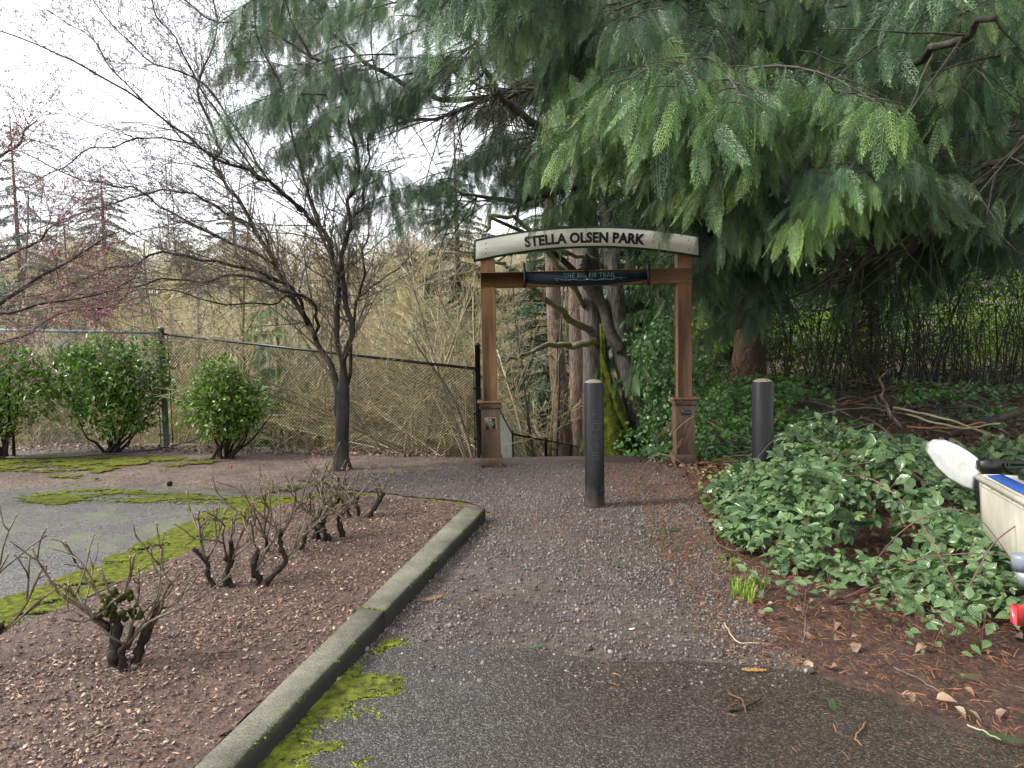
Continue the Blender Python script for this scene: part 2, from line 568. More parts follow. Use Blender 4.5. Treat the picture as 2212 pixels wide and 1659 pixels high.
MT['galv_post'] = M('galvanised_post', (.08, .10, .10), (.17, .20, .19), 10, .5, metal=.3)
MT['wire_grey'] = M('galvanised_wire', (.30, .32, .32), (.42, .44, .44), 10, .5, metal=.3)
MT['hose'] = M('black_rubber', (.008, .010, .012), (.02, .022, .026), 10, .3)
MT['dome'] = M('gritty_concrete', (.12, .10, .07), (.24, .20, .15), 60, .9, bmp=.6, bdist=.004, bscale=120)


def kerb_mat():
    m, t, p = new_mat('mossy_concrete')
    co = coords(t, kind='World')
    f = noise(t, co, 4, 6); g = noise(t, co, 120, 3, .7)
    base = ramp(t, f, [(.3, (.085, .08, .060)), (.7, (.18, .17, .135))])
    base = mixc(t, .55, base, ramp(t, g, [(.35, (.03, .03, .025)), (.5, (.5, .5, .5)), (.68, (1, 1, .92))]), 'OVERLAY')
    base = mixc(t, 1., base, ramp(t, noise(t, co, 2.3, 6, .7), [(.35, (.6, .58, .52)), (.6, (1.1, 1.1, 1.1))]), 'MULTIPLY')
    mo = ramp(t, noise(t, co, 9, 5, .7), [(.55, (0, 0, 0)), (.68, (1, 1, 1))])
    base = mixc(t, math_(t, 'MULTIPLY', mo, .45), base, (.13, .15, .035))
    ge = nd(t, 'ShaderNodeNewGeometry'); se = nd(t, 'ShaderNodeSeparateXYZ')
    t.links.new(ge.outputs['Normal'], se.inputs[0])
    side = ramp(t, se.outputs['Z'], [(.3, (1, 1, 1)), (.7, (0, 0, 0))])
    base = mixc(t, math_(t, 'MULTIPLY', side, .97), base, (.008, .008, .006))    # upright faces near black: shade painted in along with wet algae
    t.links.new(base, p.inputs['Base Color']); p.inputs['Roughness'].default_value = .8
    bump(t, p, g, .5, .004)
    return m


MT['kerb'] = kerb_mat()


def asphalt_mat(name, moss_amt, wet, rbase=.56, lift=1.):
    m, t, p = new_mat(name)
    co = coords(t, kind='World')
    v = nd(t, 'ShaderNodeTexVoronoi'); v.inputs['Scale'].default_value = 135; t.links.new(co, v.inputs['Vector'])
    vs = nd(t, 'ShaderNodeTexVoronoi'); vs.inputs['Scale'].default_value = 240; t.links.new(co, vs.inputs['Vector'])
    hsv = nd(t, 'ShaderNodeSeparateColor'); t.links.new(v.outputs['Color'], hsv.inputs[0])
    agg = ramp(t, hsv.outputs[0], [(0, (.018, .016, .015)), (.5, (.046, .042, .040)), (.85, (.085, .078, .075)), (1, (.17, .16, .155))])
    fine = ramp(t, noise(t, co, 160, 3, .7), [(.3, (.3, .3, .3)), (.7, (.72, .72, .72))])
    c = mixc(t, .6, agg, fine, 'OVERLAY')
    if lift != 1: c = mixc(t, 1., c, (lift, lift * 1.01, lift * 1.03), 'MULTIPLY')
    big = noise(t, co, .9, 5)
    sx = nd(t, 'ShaderNodeSeparateXYZ'); t.links.new(co, sx.inputs[0])
    gxx = math_(t, 'MULTIPLY', math_(t, 'SUBTRACT', sx.outputs['X'], .1), .28)      # wet hollow on the right of the apron
    wf = ramp(t, math_(t, 'ADD', math_(t, 'MULTIPLY', big, .8), gxx), [(.26, (.25, .25, .25)), (.62, (1, 1, 1))])
    c = mixc(t, math_(t, 'MULTIPLY', wf, wet), c, mixc(t, 1., c, (.66, .52, .42), 'MULTIPLY'))
    mz = ramp(t, noise(t, co, 1.7, 7, .72), [(.50, (0, 0, 0)), (.66, (1, 1, 1))])
    mf = math_(t, 'MULTIPLY', mz, moss_amt)
    c = mixc(t, mf, c, ramp(t, noise(t, co, 60, 4), [(.3, (.07, .085, .02)), (.7, (.17, .20, .035))]))
    t.links.new(c, p.inputs['Base Color'])
    r = math_(t, 'SUBTRACT', rbase, math_(t, 'MULTIPLY', wf, .22 * wet))
    t.links.new(math_(t, 'ADD', r, math_(t, 'MULTIPLY', mf, .3), True), p.inputs['Roughness'])
    h = math_(t, 'ADD', math_(t, 'MULTIPLY', v.outputs['Distance'], -1.0), noise(t, co, 260, 3))
    bump(t, p, h, .75, .005)
    return m


MT['asphalt'] = asphalt_mat('wet_asphalt', .06, 1.0, .44)
MT['asphalt_left'] = asphalt_mat('grey_mossy_asphalt', .70, .2, .27, 1.75)


def soil_mat(name, a, b, c, sc=9, moss=0.0, rough=.8, bd=.015, pebble=60):
    m, t, p = new_mat(name)
    co = coords(t, kind='World')
    f = noise(t, co, sc, 8, .75)
    base = ramp(t, f, [(.3, a), (.5, b), (.72, c)])
    v = nd(t, 'ShaderNodeTexVoronoi'); v.inputs['Scale'].default_value = pebble; t.links.new(co, v.inputs['Vector'])
    sp = nd(t, 'ShaderNodeSeparateColor'); t.links.new(v.outputs['Color'], sp.inputs[0])
    base = mixc(t, .7, base, ramp(t, sp.outputs[0], [(0, (.25, .24, .23)), (.7, (.5, .5, .5)), (1, (.85, .84, .82))]), 'OVERLAY')
    if moss:
        base = mixc(t, 1., base, ramp(t, noise(t, co, 1.4, 5, .65), [(.35, (.58, .55, .53)), (.62, (1.1, 1.1, 1.1))]), 'MULTIPLY')
        mz = ramp(t, noise(t, co, 1.1, 6, .7), [(.52, (0, 0, 0)), (.62, (1, 1, 1))])
        base = mixc(t, math_(t, 'MULTIPLY', mz, moss), base, (.13, .15, .03))
    t.links.new(base, p.inputs['Base Color']); p.inputs['Roughness'].default_value = rough
    bump(t, p, math_(t, 'ADD', f, math_(t, 'MULTIPLY', v.outputs['Distance'], -.4)), .8, bd)
    return m


MT['soil'] = soil_mat('bare_soil', (.07, .045, .034), (.135, .092, .072), (.20, .15, .125), 7, .25)
MT['mulch'] = soil_mat('bark_mulch', (.028, .015, .011), (.08, .044, .031), (.15, .088, .062), 14, 0, .6)
MT['gravel_bed'] = soil_mat('fine_gravel', (.038, .026, .022), (.085, .064, .055), (.15, .12, .105), 12, .10, .6, .01, 75)
MT['duff'] = soil_mat('needle_duff', (.018, .010, .007), (.055, .029, .02), (.12, .06, .036), 16, 0, .7)
MT['hill'] = soil_mat('hillside_litter', (.18, .15, .08), (.36, .31, .18), (.52, .46, .28), 1.2, .5, .9, .1, 9)

# ------------------------------------------------------------------ terrain
def sst(a, b, x):
    t = np.clip((x - a) / (b - a), 0, 1)
    return t * t * (3 - 2 * t)


def H(x, y):
    x = np.asarray(x, float); y = np.asarray(y, float)
    crest = np.interp(x, [-9, -5.5, -0.5, 3, 6], [11.6, 11.7, 9.7, 9.6, 9.9])
    d = np.maximum(0, y - crest)
    down = -0.36 * np.minimum(d, 4) - .22 * np.clip(d - 4, 0, 22)
    rise = 12.5 * sst(30, 62, y) + 3.0 * sst(60, 110, y)
    down = down + rise
    xr = x - .10 * (y - 9)
    r = sst(1.9, 3.6, xr) * sst(8.2, 11, y) + sst(4.2, 6.5, x) * (1 - sst(8.2, 11, y))
    bank = .15 + .35 * sst(2.0, 4.5, xr) + .02 * np.maximum(0, y - 12) + 6.0 * sst(26, 60, y)
    hh = down * (1 - r) + bank * r
    hh = hh + .05 * (vnoise(x * .6 + 20, y * .6 + 20, 5) - .5) * sst(10, 12, y) - .012
    return hh


def hz(x, y): return float(H(np.array([x]), np.array([y]))[0])


gx = np.concatenate([np.linspace(-400, -40, 14), np.linspace(-36, -10, 24), np.arange(-9.6, 12, .3), np.linspace(13, 40, 24), np.linspace(60, 400, 12)])
gy = np.concatenate([np.linspace(-60, -4, 10), np.arange(-3, 22, .3), np.linspace(22.5, 110, 90), np.linspace(130, 900, 16)])
XX, YY = np.meshgrid(gx, gy, indexing='ij')
ZZ = H(XX, YY)
nX, nY = len(gx), len(gy)
ii = (np.arange(nX - 1)[:, None] * nY + np.arange(nY - 1)[None]).ravel()
Fg = np.stack([ii, ii + nY, ii + nY + 1, ii + 1], -1)
cy_ = YY.ravel()[ii]; cx_ = XX.ravel()[ii]
mi = np.where((cy_ < 12.5) & (cx_ < 1.05), 0, np.where((cx_ > 1.0) & (cy_ < 24) | (cx_ > .25 * cy_), 1, 2))
me = mesh_from('ground', np.stack([XX.ravel(), YY.ravel(), ZZ.ravel()], -1), [Fg], [MT['soil'], MT['duff'], MT['hill']], True, mi)
tag(ob('ground', me), 'brown bare soil sloping down to a ravine and up a far hillside', kind='structure')


def ragged(pts, amp=.03, step=.08, seed=1):
    """outline with an uneven edge"""
    rng = np.random.default_rng(seed)
    out = []
    k = len(pts)
    for i in range(k):
        a = np.array(pts[i][:2], float); b = np.array(pts[(i + 1) % k][:2], float)
        L = np.linalg.norm(b - a); n = max(1, int(L / step)); nv = np.array([-(b - a)[1], (b - a)[0]]) / (L + 1e-9)
        for j in range(n):
            t = j / n; q = a + (b - a) * t
            if j: q = q + nv * amp * (fbm(np.array([q[0] * 5]), np.array([q[1] * 5]), seed)[0] - .5) * 2 + rng.normal(0, amp * .12, 2)
            out.append(q)
    return out


def sheet(name, poly, z, mat, label, amp=.03, seed=1):
    pts = ragged(poly, amp, .06, seed)
    tri = tessellate_polygon([[Vector((p[0], p[1], 0)) for p in pts]])
    V = np.array([[p[0], p[1], z] for p in pts])
    T = np.array([list(t) for t in tri])
    # upward facing
    a, b, c = V[T[:, 0]], V[T[:, 1]], V[T[:, 2]]
    fl = np.cross(b - a, c - a)[:, 2] < 0
    T[fl] = T[fl][:, ::-1]
    o = ob(name, mesh_from(name, V, [T], mat))
    return tag(o, label, kind='structure')


def PG(lst, z=0.0): return [gd(px, py, z)[:2] for px, py in lst]


# gravel path through the gate, asphalt in front, dark needle duff on the right
gravel_poly = PG([(1060, 1108), (1010, 1085), (860, 1068), (700, 1052), (640, 1035), (900, 1018), (1050, 1000), (1200, 1004), (1420, 1000), (1475, 1010), (1500, 1060), (1530, 1130), (1575, 1220), (1620, 1300), (1680, 1380), (1760, 1450), (1700, 1500), (1100, 1500), (700, 1480)])
sheet('gravel_path', gravel_poly, .004, MT['gravel_bed'], 'grey gravel path leading through the timber gate', .06, 3)
asph_pts = [(640, 1560), (760, 1445), (870, 1392), (1000, 1398), (1130, 1405), (1300, 1432), (1560, 1436), (1700, 1452), (1800, 1478), (1900, 1510), (2010, 1560), (2120, 1600), (2260, 1640)]
asph = PG(asph_pts)
asph = [np.array([-2.2, -2.5]), np.array([-1.35, 1.3])] + [gd(560, 1659)[:2]] + asph + [np.array([4.2, 1.6]), np.array([4.6, -2.5])]
sheet('asphalt', asph, .012, MT['asphalt'], 'wet dark asphalt in the foreground', .03, 7)
left_as = PG([(-500, 1058), (0, 1055), (150, 1052), (300, 1049), (450, 1057), (560, 1072), (660, 1080), (560, 1104), (430, 1182), (240, 1272), (0, 1367), (-400, 1530)], .03)
sheet('asphalt_path', left_as, .022, MT['asphalt_left'], 'pale grey mossy asphalt path behind the rose bed', .035, 9)

# ------------------------------------------------------------------ kerb and bed
KZ = .115
kl0, kl1 = gd(1005, 1092, KZ), gd(375, 1659, KZ)
kr0, kr1 = gd(1048, 1097, KZ), gd(513, 1659, KZ)
kl2 = kl1 + (kl1 - kl0) * .5; kr2 = kr1 + (kr1 - kr0) * .5
jl, jr = gd(775, 1312, KZ), gd(830, 1319, KZ)
bed_pts = PG([(-420, 1540), (0, 1367), (240, 1272), (430, 1182), (560, 1106), (650, 1082), (760, 1072), (900, 1080), (1003, 1092)], .05) + [kl0[:2], kl1[:2], kl2[:2], np.array([-3.6, .5])]
sheet('mulch_bed', bed_pts, .055, MT['mulch'], 'brown bark mulch bed with pruned roses', .02, 11)
kerb = empty('concrete_kerb', (kl0[0], kl0[1], 0))
tag(kerb, 'long mossy concrete kerb between the mulch bed and the gravel path', kind='structure')


def kerb_piece(a, b, c, d):
    """a,b far pair (left,right) ; c,d near pair"""
    off = np.array(kerb.location)
    g = G()
    bev = .010
    n = 14
    A = [a + (c - a) * t for t in np.linspace(0, 1, n)]
    B = [b + (d - b) * t for t in np.linspace(0, 1, n)]
    rows = []
    rng = np.random.default_rng(int(abs(a[0] * 1000)))
    for p, q in zip(A, B):
        u = unit(q - p)
        j1, j2 = rng.normal(0, .004, 2)
        rows.append([p * [1, 1, 0] - [0, 0, .02], p - [0, 0, bev], p + u * bev + [0, 0, j1 * .3], q - u * bev + [0, 0, j2 * .3], q - [0, 0, bev] + u * j2, q * [1, 1, 0] + u * .004 - [0, 0, .02]])
    V = np.array(rows).reshape(-1, 3) - off
    Q = []
    for i in range(n - 1):
        for k in range(5):
            Q.append([i * 6 + k, i * 6 + k + 1, i * 6 + 7 + k, i * 6 + 6 + k])
    g.add(V, np.array(Q))
    e = (n - 1) * 6
    g.Q.append(np.array([[0, 5, 4, 1], [1, 4, 3, 2], [e, e + 1, e + 4, e + 5], [e + 1, e + 2, e + 3, e + 4]]))
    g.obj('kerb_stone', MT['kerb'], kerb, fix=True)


gp = unit(kl1 - kl0) * .004
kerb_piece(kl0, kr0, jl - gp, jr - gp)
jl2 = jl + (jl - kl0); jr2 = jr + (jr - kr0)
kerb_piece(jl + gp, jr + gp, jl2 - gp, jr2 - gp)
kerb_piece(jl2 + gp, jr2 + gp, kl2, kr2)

# ------------------------------------------------------------------ the gate
YG = 8.85
gc_l, gc_r = at(1060, 900, YG)[0], at(1476, 900, YG)[0]
gl = empty('entrance_gate', ((gc_l + gc_r) / 2, YG, 0), 'brown timber park entrance arch with a cream arched name board', 'gate')
GX = gl.location.x


def gobj(g, name, mat, par=gl, smooth=False, fix=False):
    """geometry written in world axes -> gate axes"""
    g.V = [v - np.array([GX, YG, 0]) for v in g.V]
    return g.obj(name, mat, par, smooth, fix)


PW = .176
ZT = 2.64
for k, cx in enumerate((gc_l, gc_r)):
    ztop = 2.62 if k == 0 else 2.70
    o = gobj(G().box((cx, YG, (.8 + ztop) / 2), (PW, PW, ztop - .8), bev=.006), 'post', MT['wood'])
    pd = gobj(G().box((cx, YG, .43), (.235, .235, .76), bev=.004), 'pedestal', MT['wood_dark'])
    gobj(G().box((cx, YG, .835), (.325, .325, .028), bev=.004), 'cap', MT['wood'], pd)
    gobj(G().box((cx, YG, .782), (.275, .275, .075), bev=.012), 'moulding', MT['wood_dark'], pd)
    gobj(G().box((cx, YG, .06), (.275, .275, .14), bev=.004), 'skirting', MT['wood_dark'], pd)
    if k == 0:
        zc, w_, h_ = .565, .145, .148
        fr = gobj(G().box((cx - .0, YG - .121, zc), (w_, .008, h_), bev=.002), 'plaque', MT['brass'])
        gobj(G().box((cx, YG - .126, zc), (w_ - .016, .006, h_ - .016)), 'plaque_face', MT['plaque'], fr)
        tx = G()
        for q, (wd, nn) in enumerate(((.105, 9), (.055, 5), (.075, 6), (.075, 7), (.062, 5), (.045, 5), (.04, 4), (.04, 4), (.04, 4))):
            zz = zc + .012 - q * .0095
            rr = random.Random(q)
            x = cx - wd / 2
            while x < cx + wd / 2:
                ww = rr.uniform(.004, .011)
                tx.box((x + ww / 2, YG - .1295, zz), (ww, .001, .0038)); x += ww + .0022
        for s in (-1, 1):
            for a in range(8):
                an = a * math.pi / 4
                tx.box((cx + s * .010 + .007 * math.cos(an), YG - .1295, zc + .040 + .007 * math.sin(an)), (.006, .001, .006))
        tx.box((cx, YG - .1295, zc + .055), (.006, .001, .014)).box((cx, YG - .1295, zc + .024), (.006, .001, .016))
        gobj(tx, 'plaque_writing', MT['brass'], fr)
    else:
        zc = .665
        fr = gobj(G().box((cx + .005, YG - .121, zc), (.128, .008, .072), bev=.002), 'plaque', MT['wood_dark'])
        gobj(G().box((cx + .005, YG - .126, zc), (.118, .006, .062)), 'plaque_face', MT['plaque'], fr)
        tx = G()
        for a in np.linspace(0, math.pi, 9):
            tx.box((cx - .028 + .016 * math.cos(a), YG - .1295, zc - .004 + .026 * math.sin(a)), (.003, .001, .005))
        for a in np.linspace(0, 1, 12):
            tx.box((cx - .01 + .055 * a, YG - .1295, zc - .006 + .006 * math.sin(a * 5)), (.006, .001, .004 + .008 * a))
        for a in range(7):
            tx.box((cx - .028 + a * .009, YG - .1295, zc - .021), (.0055, .001, .007))
        gobj(tx, 'plaque_writing', MT['galv_post'], fr)

# cross beam (in front of the posts), slightly rising to the right with the ground
beam_zl, beam_zr = at(1060, 606, YG)[2], at(1476, 596, YG)[2]
bz = (beam_zl + beam_zr) / 2
me_b = G().box((0, 0, 0), (.187, .19, (gc_r - gc_l) + PW + .006), bev=.006).mesh('beam', MT['wood'])
o = ob('beam', me_b, gl, (0, -.0, bz), (0, rad(90), 0))
o.rotation_euler = (0, rad(90) - math.atan2(beam_zr - beam_zl, gc_r - gc_l), 0)
FB = YG - .095 - .004          # front of the beam

# arched sign board
Lh = (at(1508, 540, YG)[0] - at(1024, 540, YG)[0]) / 2
scx = (at(1508, 540, YG)[0] + at(1024, 540, YG)[0]) / 2
zl_end = at(1026, 545, YG)[2]; zr_end = at(1507, 536, YG)[2]; zmid = at(1266, 515, YG)[2]
zend = (zl_end + zr_end) / 2; sag = zmid - zend
tl = (zr_end - zl_end) / (2 * Lh)
YS = YG - .115


def arc(x):
    u = x / Lh
    return zend + sag * (1 - u * u) + tl * x


def arch_poly(h0, h1, ex):
    xs = np.linspace(-Lh - ex, Lh + ex, 41)
    up = [(x, arc(x) + h1) for x in xs]
    dn = [(x, arc(x) + h0) for x in xs[::-1]]
    return dn[::-1] + up[::-1] if False else up + dn


def strip_mesh(h0, h1, ex, y0, y1):
    """arched plank between heights h0..h1 around the arc, depths y0..y1"""
    xs = np.linspace(-Lh + ex, Lh - ex, 49)
    V = []
    for x in xs:
        dz = -2 * sag * x / Lh ** 2 + tl
        n_ = np.array([-dz, 1.0]); n_ /= np.linalg.norm(n_)
        if abs(abs(x) - (Lh - ex)) < 1e-6: n_ = np.array([0.04 * np.sign(x) * -1, 1.0])
        for (h, y) in ((h0, y0), (h1, y0), (h1, y1), (h0, y1)):
            V.append([scx + x + n_[0] * h, y, arc(x) + n_[1] * h])
    Q = []
    m = len(xs)
    for i in range(m - 1):
        for k in range(4):
            Q.append([i * 4 + k, i * 4 + (k + 1) % 4, i * 4 + 4 + (k + 1) % 4, i * 4 + 4 + k])
    Q += [[0, 3, 2, 1], [(m - 1) * 4 + k for k in range(4)]]
    return G().add(np.array(V), np.array(Q))


HB = .133
sb = gobj(strip_mesh(-HB, HB, 0, YS, YS + .026), 'sign_board', MT['sign_green'], fix=True)
gobj(strip_mesh(-HB + .026, HB - .026, .028, YS - .004, YS + .004), 'sign_face', MT['cream'], sb, fix=True)
for sx, col in ((-1, at(1050, 535, YS)[0]), (1, at(1487, 530, YS)[0])):
    for q in (-.06, 0, .06) if sx < 0 else (-.06, .055):
        x = col - scx
        me_s = G().lathe([(.0, 0), (.007, 0), (.007, .004), (0, .006)], 10).mesh('screw', MT['limb_bark'])
        ob('screw', me_s, sb, (scx + x - GX, YS - .004 - YG, arc(x) + q), (rad(90), 0, 0))


def text_mesh(txt, size, bold=0.0, extrude=.002, space=1.0):
    cu = bpy.data.curves.new('lettering', 'FONT')
    cu.body = txt; cu.size = size; cu.offset = bold; cu.extrude = extrude
    cu.align_x = 'CENTER'; cu.space_character = space
    cu.resolution_u = 3
    t = bpy.data.objects.new('lettering', cu)
    COL.objects.link(t)
    dg = bpy.context.evaluated_depsgraph_get()
    me = bpy.data.meshes.new_from_object(t.evaluated_get(dg))
    COL.objects.unlink(t)
    bpy.data.objects.remove(t)
    return me


def verts(me):
    a = np.zeros(len(me.vertices) * 3, np.float32); me.vertices.foreach_get('co', a)
    return a.reshape(-1, 3).astype(float)


tm = text_mesh('STELLA OLSEN PARK', .178, .0078, .003, 1.02)
V = verts(tm)
tw = at(1393, 520, YS)[0] - at(1133, 520, YS)[0]
xc = (at(1393, 520, YS)[0] + at(1133, 520, YS)[0]) / 2 - scx
cxm = (V[:, 0].max() + V[:, 0].min()) / 2
V[:, 0] = (V[:, 0] - cxm) * tw / (V[:, 0].max() - V[:, 0].min())
hh = V[:, 1].max(); V[:, 1] = V[:, 1] - hh / 2
th = .125; V[:, 1] *= th / hh
W = np.zeros_like(V)
xx = V[:, 0] + xc
dz = -2 * sag * xx / Lh ** 2 + tl
nn_ = 1 / np.sqrt(1 + dz ** 2)
W[:, 0] = scx + xx - dz * nn_ * V[:, 1] - GX
W[:, 2] = arc(xx) + nn_ * V[:, 1] - .002
W[:, 1] = YS - .007 - V[:, 2] * 1.0 - YG
tm.vertices.foreach_set('co', W.astype(np.float32).ravel())
tm.materials.clear(); tm.materials.append(MT['letter'])
ob('lettering', tm, sb)

# two-man saw on the beam
sxl, sxr = at(1133, 600, FB)[0], at(1400, 600, FB)[0]
slope = (beam_zr - beam_zl) / (gc_r - gc_l)
def bzx(x): return bz + slope * (x - GX)
xs = np.linspace(sxl, sxr, 111)
pts = []
for x in xs: pts.append((x, bzx(x) + .068))
low = []
for i, x in enumerate(xs[::-1]):
    u = (x - sxl) / (sxr - sxl)
    dpt = -.035 - .058 * math.sin(math.pi * u) ** .8
    low.append((x, bzx(x) + dpt - (.011 if i % 2 else 0)))
saw = gobj(G().prism(pts + low, lambda u, v, d: [u, d, v], FB - .006, FB), 'saw', MT['saw_paint'], fix=True)
for x in (sxl, sxr):
    h = gobj(G().tube([[x, FB - .02, bzx(x) - .115], [x + .002, FB - .022, bzx(x)], [x - .003, FB - .02, bzx(x) + .195]], [.016, .018, .016], 8), 'handle', MT['black_metal'], saw, True)
    for dz_ in (-.035, .04):
        hgm = G().lathe([(0, 0), (.006, 0), (.005, .003), (0, .004)], 8).mesh('bolt', MT['galv'])
        ob('bolt', hgm, saw, (x - GX, FB - .034 - YG, bzx(x) + dz_), (rad(90), 0, 0))
tm = text_mesh('THE BIG FIR TRAIL', .1, .0006, .001, 1.12)
V = verts(tm)
x0, x1 = at(1217, 596, FB)[0], at(1329, 594, FB)[0]
cxm = (V[:, 0].max() + V[:, 0].min()) / 2
V[:, 0] = (V[:, 0] - cxm) * (x1 - x0) / (V[:, 0].max() - V[:, 0].min())
V[:, 1] *= .058 / V[:, 1].max()
W = np.zeros_like(V)
W[:, 0] = (x0 + x1) / 2 + V[:, 0] - GX
W[:, 2] = bzx((x0 + x1) / 2) + .000 + V[:, 1] + slope * V[:, 0]
W[:, 1] = FB - .008 - V[:, 2] - YG
tm.vertices.foreach_set('co', W.astype(np.float32).ravel())
tm.materials.clear(); tm.materials.append(MT['saw_text'])
ob('lettering', tm, saw)
# painted river, tiny painted trees and sun on the saw
xa, xb = at(1196, 605, FB)[0], at(1352, 605, FB)[0]
xs = np.linspace(xa, xb, 60)
up = [(x, bzx(x) - .022 + .006 * math.sin(i * .5) + .018 * abs((i - 30) / 30) ** 3) for i, x in enumerate(xs)]
dn = [(x, z - .004 - .010 * math.sin(math.pi * i / 59)) for i, (x, z) in enumerate(up)][::-1]
gobj(G().prism(up + dn, lambda u, v, d: [u, d, v], FB - .0085, FB - .0065), 'painted_river', MT['river'], saw, fix=True)
g = G()
for fx, s in ((.04, .03), (.17, .045), (.2, .03), (.23, .03), (.80, .028), (.83, .034), (.93, .028)):
    x = xa + (xb - xa) * fx; z = bzx(x) - .038
    g.prism([(x - s * .28, z), (x + s * .28, z), (x, z + s)], lambda u, v, d: [u, d, v], FB - .0095, FB - .0088)
gobj(g, 'painted_trees', MT['saw_text'], saw, fix=True)['kind'] = 'stuff'
x = at(1268, 604, FB)[0]
gm = G().lathe([(.0, 0), (.010, 0), (.009, .002), (0, .003)], 12).mesh('painted_sun', MT['sunspot'])
ob('painted_sun', gm, saw, (x - GX, FB - .009 - YG, bzx(x) - .021), (rad(90), 0, 0))
# cut-out fir tree emblem above the beam
x = at(1266, 560, FB)[0]; z0 = bzx(x) + .045
H_ = at(1265, 546, FB)[2] - z0
half = [(.018, 0), (.018, .16), (.125, .18), (.06, .36), (.095, .38), (.045, .56), (.072, .58), (.03, .76), (.045, .78), (.0, 1.0)]
poly = [(x + a, z0 + b * H_) for a, b in half] + [(x - a, z0 + b * H_) for a, b in half[::-1][1:]]
gobj(G().prism(poly, lambda u, v, d: [u, d, v], FB - .016, FB - .010), 'fir_emblem', MT['black_metal'], fix=True)

# ------------------------------------------------------------------ bollards
def bollard(px0, px1, pytop, Y, r, label, marks):
    c = at((px0 + px1) / 2, pytop, Y)
    h = c[2]
    t = empty('bollard', (c[0], Y, 0), label, 'bollard', 'black steel bollards across the path')
    G().lathe([(0, -.02), (r, -.02), (r, .02), (r * .99, .03), (r * .99, h - .006), (r * .96, h), (r * .88, h)], 40).obj('sleeve', MT['bollard'], t, True)
    G().lathe([(r * .93, h - .003), (r * .80, h + .012), (r * .5, h + .024), (0, h + .03)], 30).obj('domed_top', MT['dome'], t, True)
    rng = random.Random(4)
    g = G()
    for (a, z, wd, hh_) in marks:
        n = max(2, int(wd / .02))
        A = np.linspace(a, a + wd / r, n + 1)
        V = []
        for an in A:
            for zz in (z, z + hh_):
                V.append([math.cos(an) * (r * 1.003), math.sin(an) * (r * 1.003), zz])
        Q = [[2 * i, 2 * i + 2, 2 * i + 3, 2 * i + 1] for i in range(n)]
        g.add(np.array(V), np.array(Q))
    if marks:
        sc_ = g.obj('worn_lettering', MT['scuff'], t); sc_['kind'] = 'stuff'
    return t


fa = -math.pi / 2
mk = []
rr = random.Random(3)
def vletter(segs, z, hgt=.07, wid=.085):
    for (u, v, du, dv) in segs:
        mk.append((fa + (u - .45) * wid / .09, z + v * hgt, max(.006, du * wid), max(.005, dv * hgt)))
vletter([(.1, .0, .1, 1), (.1, .9, .7, .12), (.75, .3, .1, .6), (.1, 0, .5, .1)], .83)
vletter([(.1, 0, .8, .12), (.1, .85, .8, .12), (.1, 0, .1, .9), (.8, 0, .1, .9)], .745)
vletter([(.0, .4, .5, .1), (.5, .0, .1, .9), (.75, .0, .12, .5)], .655)
vletter([(.5, 0, .1, 1), (.2, .3, .06, .5), (.75, .2, .06, .6)], .57)
vletter([(.1, .8, .7, .12), (.1, .4, .6, .12), (.1, .0, .8, .10)], .475)
for _ in range(12):
    mk.append((fa + rr.uniform(-.9, .9), rr.uniform(.35, 1.0), rr.uniform(.002, .0035), rr.uniform(.04, .16)))
mk.append((fa + .45, .16, .017, .022))
bollard(1261, 1304, 826, 6.62, .0925, 'black bollard standing alone in the middle of the gravel path', mk)
b2 = bollard(1625, 1671, 824, 6.75, .101, 'black bollard rising out of the brambles beside the path', [(fa + .15, .90, .022, .018)])

# ------------------------------------------------------------------ chain link fence
def chainlink(a0, b0, a1, b1, cell=.055, r=.0024, name='wire_mesh', mat=None, parent=None):
    """diamond wire between bottom line a0-b0 and top line a1-b1"""
    a0, b0, a1, b1 = [np.array(v, float) for v in (a0, b0, a1, b1)]
    L = np.linalg.norm((b0 - a0)[:2]); Hh = max(a1[2] - a0[2], b1[2] - b0[2])
    off = np.array(parent.location) if parent is not None else 0
    segs = []
    def lerp(u, v):
        bot = a0 + (b0 - a0) * u; top = a1 + (b1 - a1) * u
        return bot + (top - bot) * v
    S = L + Hh
    n = int(S / cell)
    for i in range(-int(Hh / cell), int(L / cell) + 1):
        for s in (1, -1):
            # line x = x0 + s*z
            x0 = i * cell if s > 0 else i * cell + Hh
            z_in = [0, Hh]
            pts = []
            za, zb = 0.0, Hh
            xa_, xb_ = x0 + s * za, x0 + s * zb
            # clip x in 0..L
            def clipz(z, x):
                if x < 0: return z + (0 - x) * s
                if x > L: return z + (L - x) * s
                return z
            za2, zb2 = clipz(za, xa_), clipz(zb, xb_)
            if za2 < -1e-6 or zb2 > Hh + 1e-6 or zb2 - za2 < 1e-3: continue
            p = lerp((x0 + s * za2) / L, za2 / Hh); q = lerp((x0 + s * zb2) / L, zb2 / Hh)
            segs.append((p - off, q - off))
    P = np.array([s[0] for s in segs]); Qq = np.array([s[1] for s in segs])
    d = Qq - P; d /= np.linalg.norm(d, axis=1)[:, None]
    nrm = unit(np.cross(unit(b0 - a0), [0, 0, 1]))
    U = np.cross(d, nrm); W = np.tile(nrm, (len(P), 1))
    V = []
    for base in (P, Qq):
        for k in range(3):
            an = k * 2 * math.pi / 3
            V.append(base + r * (U * math.cos(an) + W * math.sin(an)))
    V = np.stack(V, 1).reshape(-1, 3)
    Fq = np.array([[0, 1, 4, 3], [1, 2, 5, 4], [2, 0, 3, 5]])
    F = (Fq[None] + (np.arange(len(P)) * 6)[:, None, None]).reshape(-1, 4)
    o = ob(name, mesh_from(name, V, [F], mat), parent)
    o['kind'] = 'stuff'
    return o


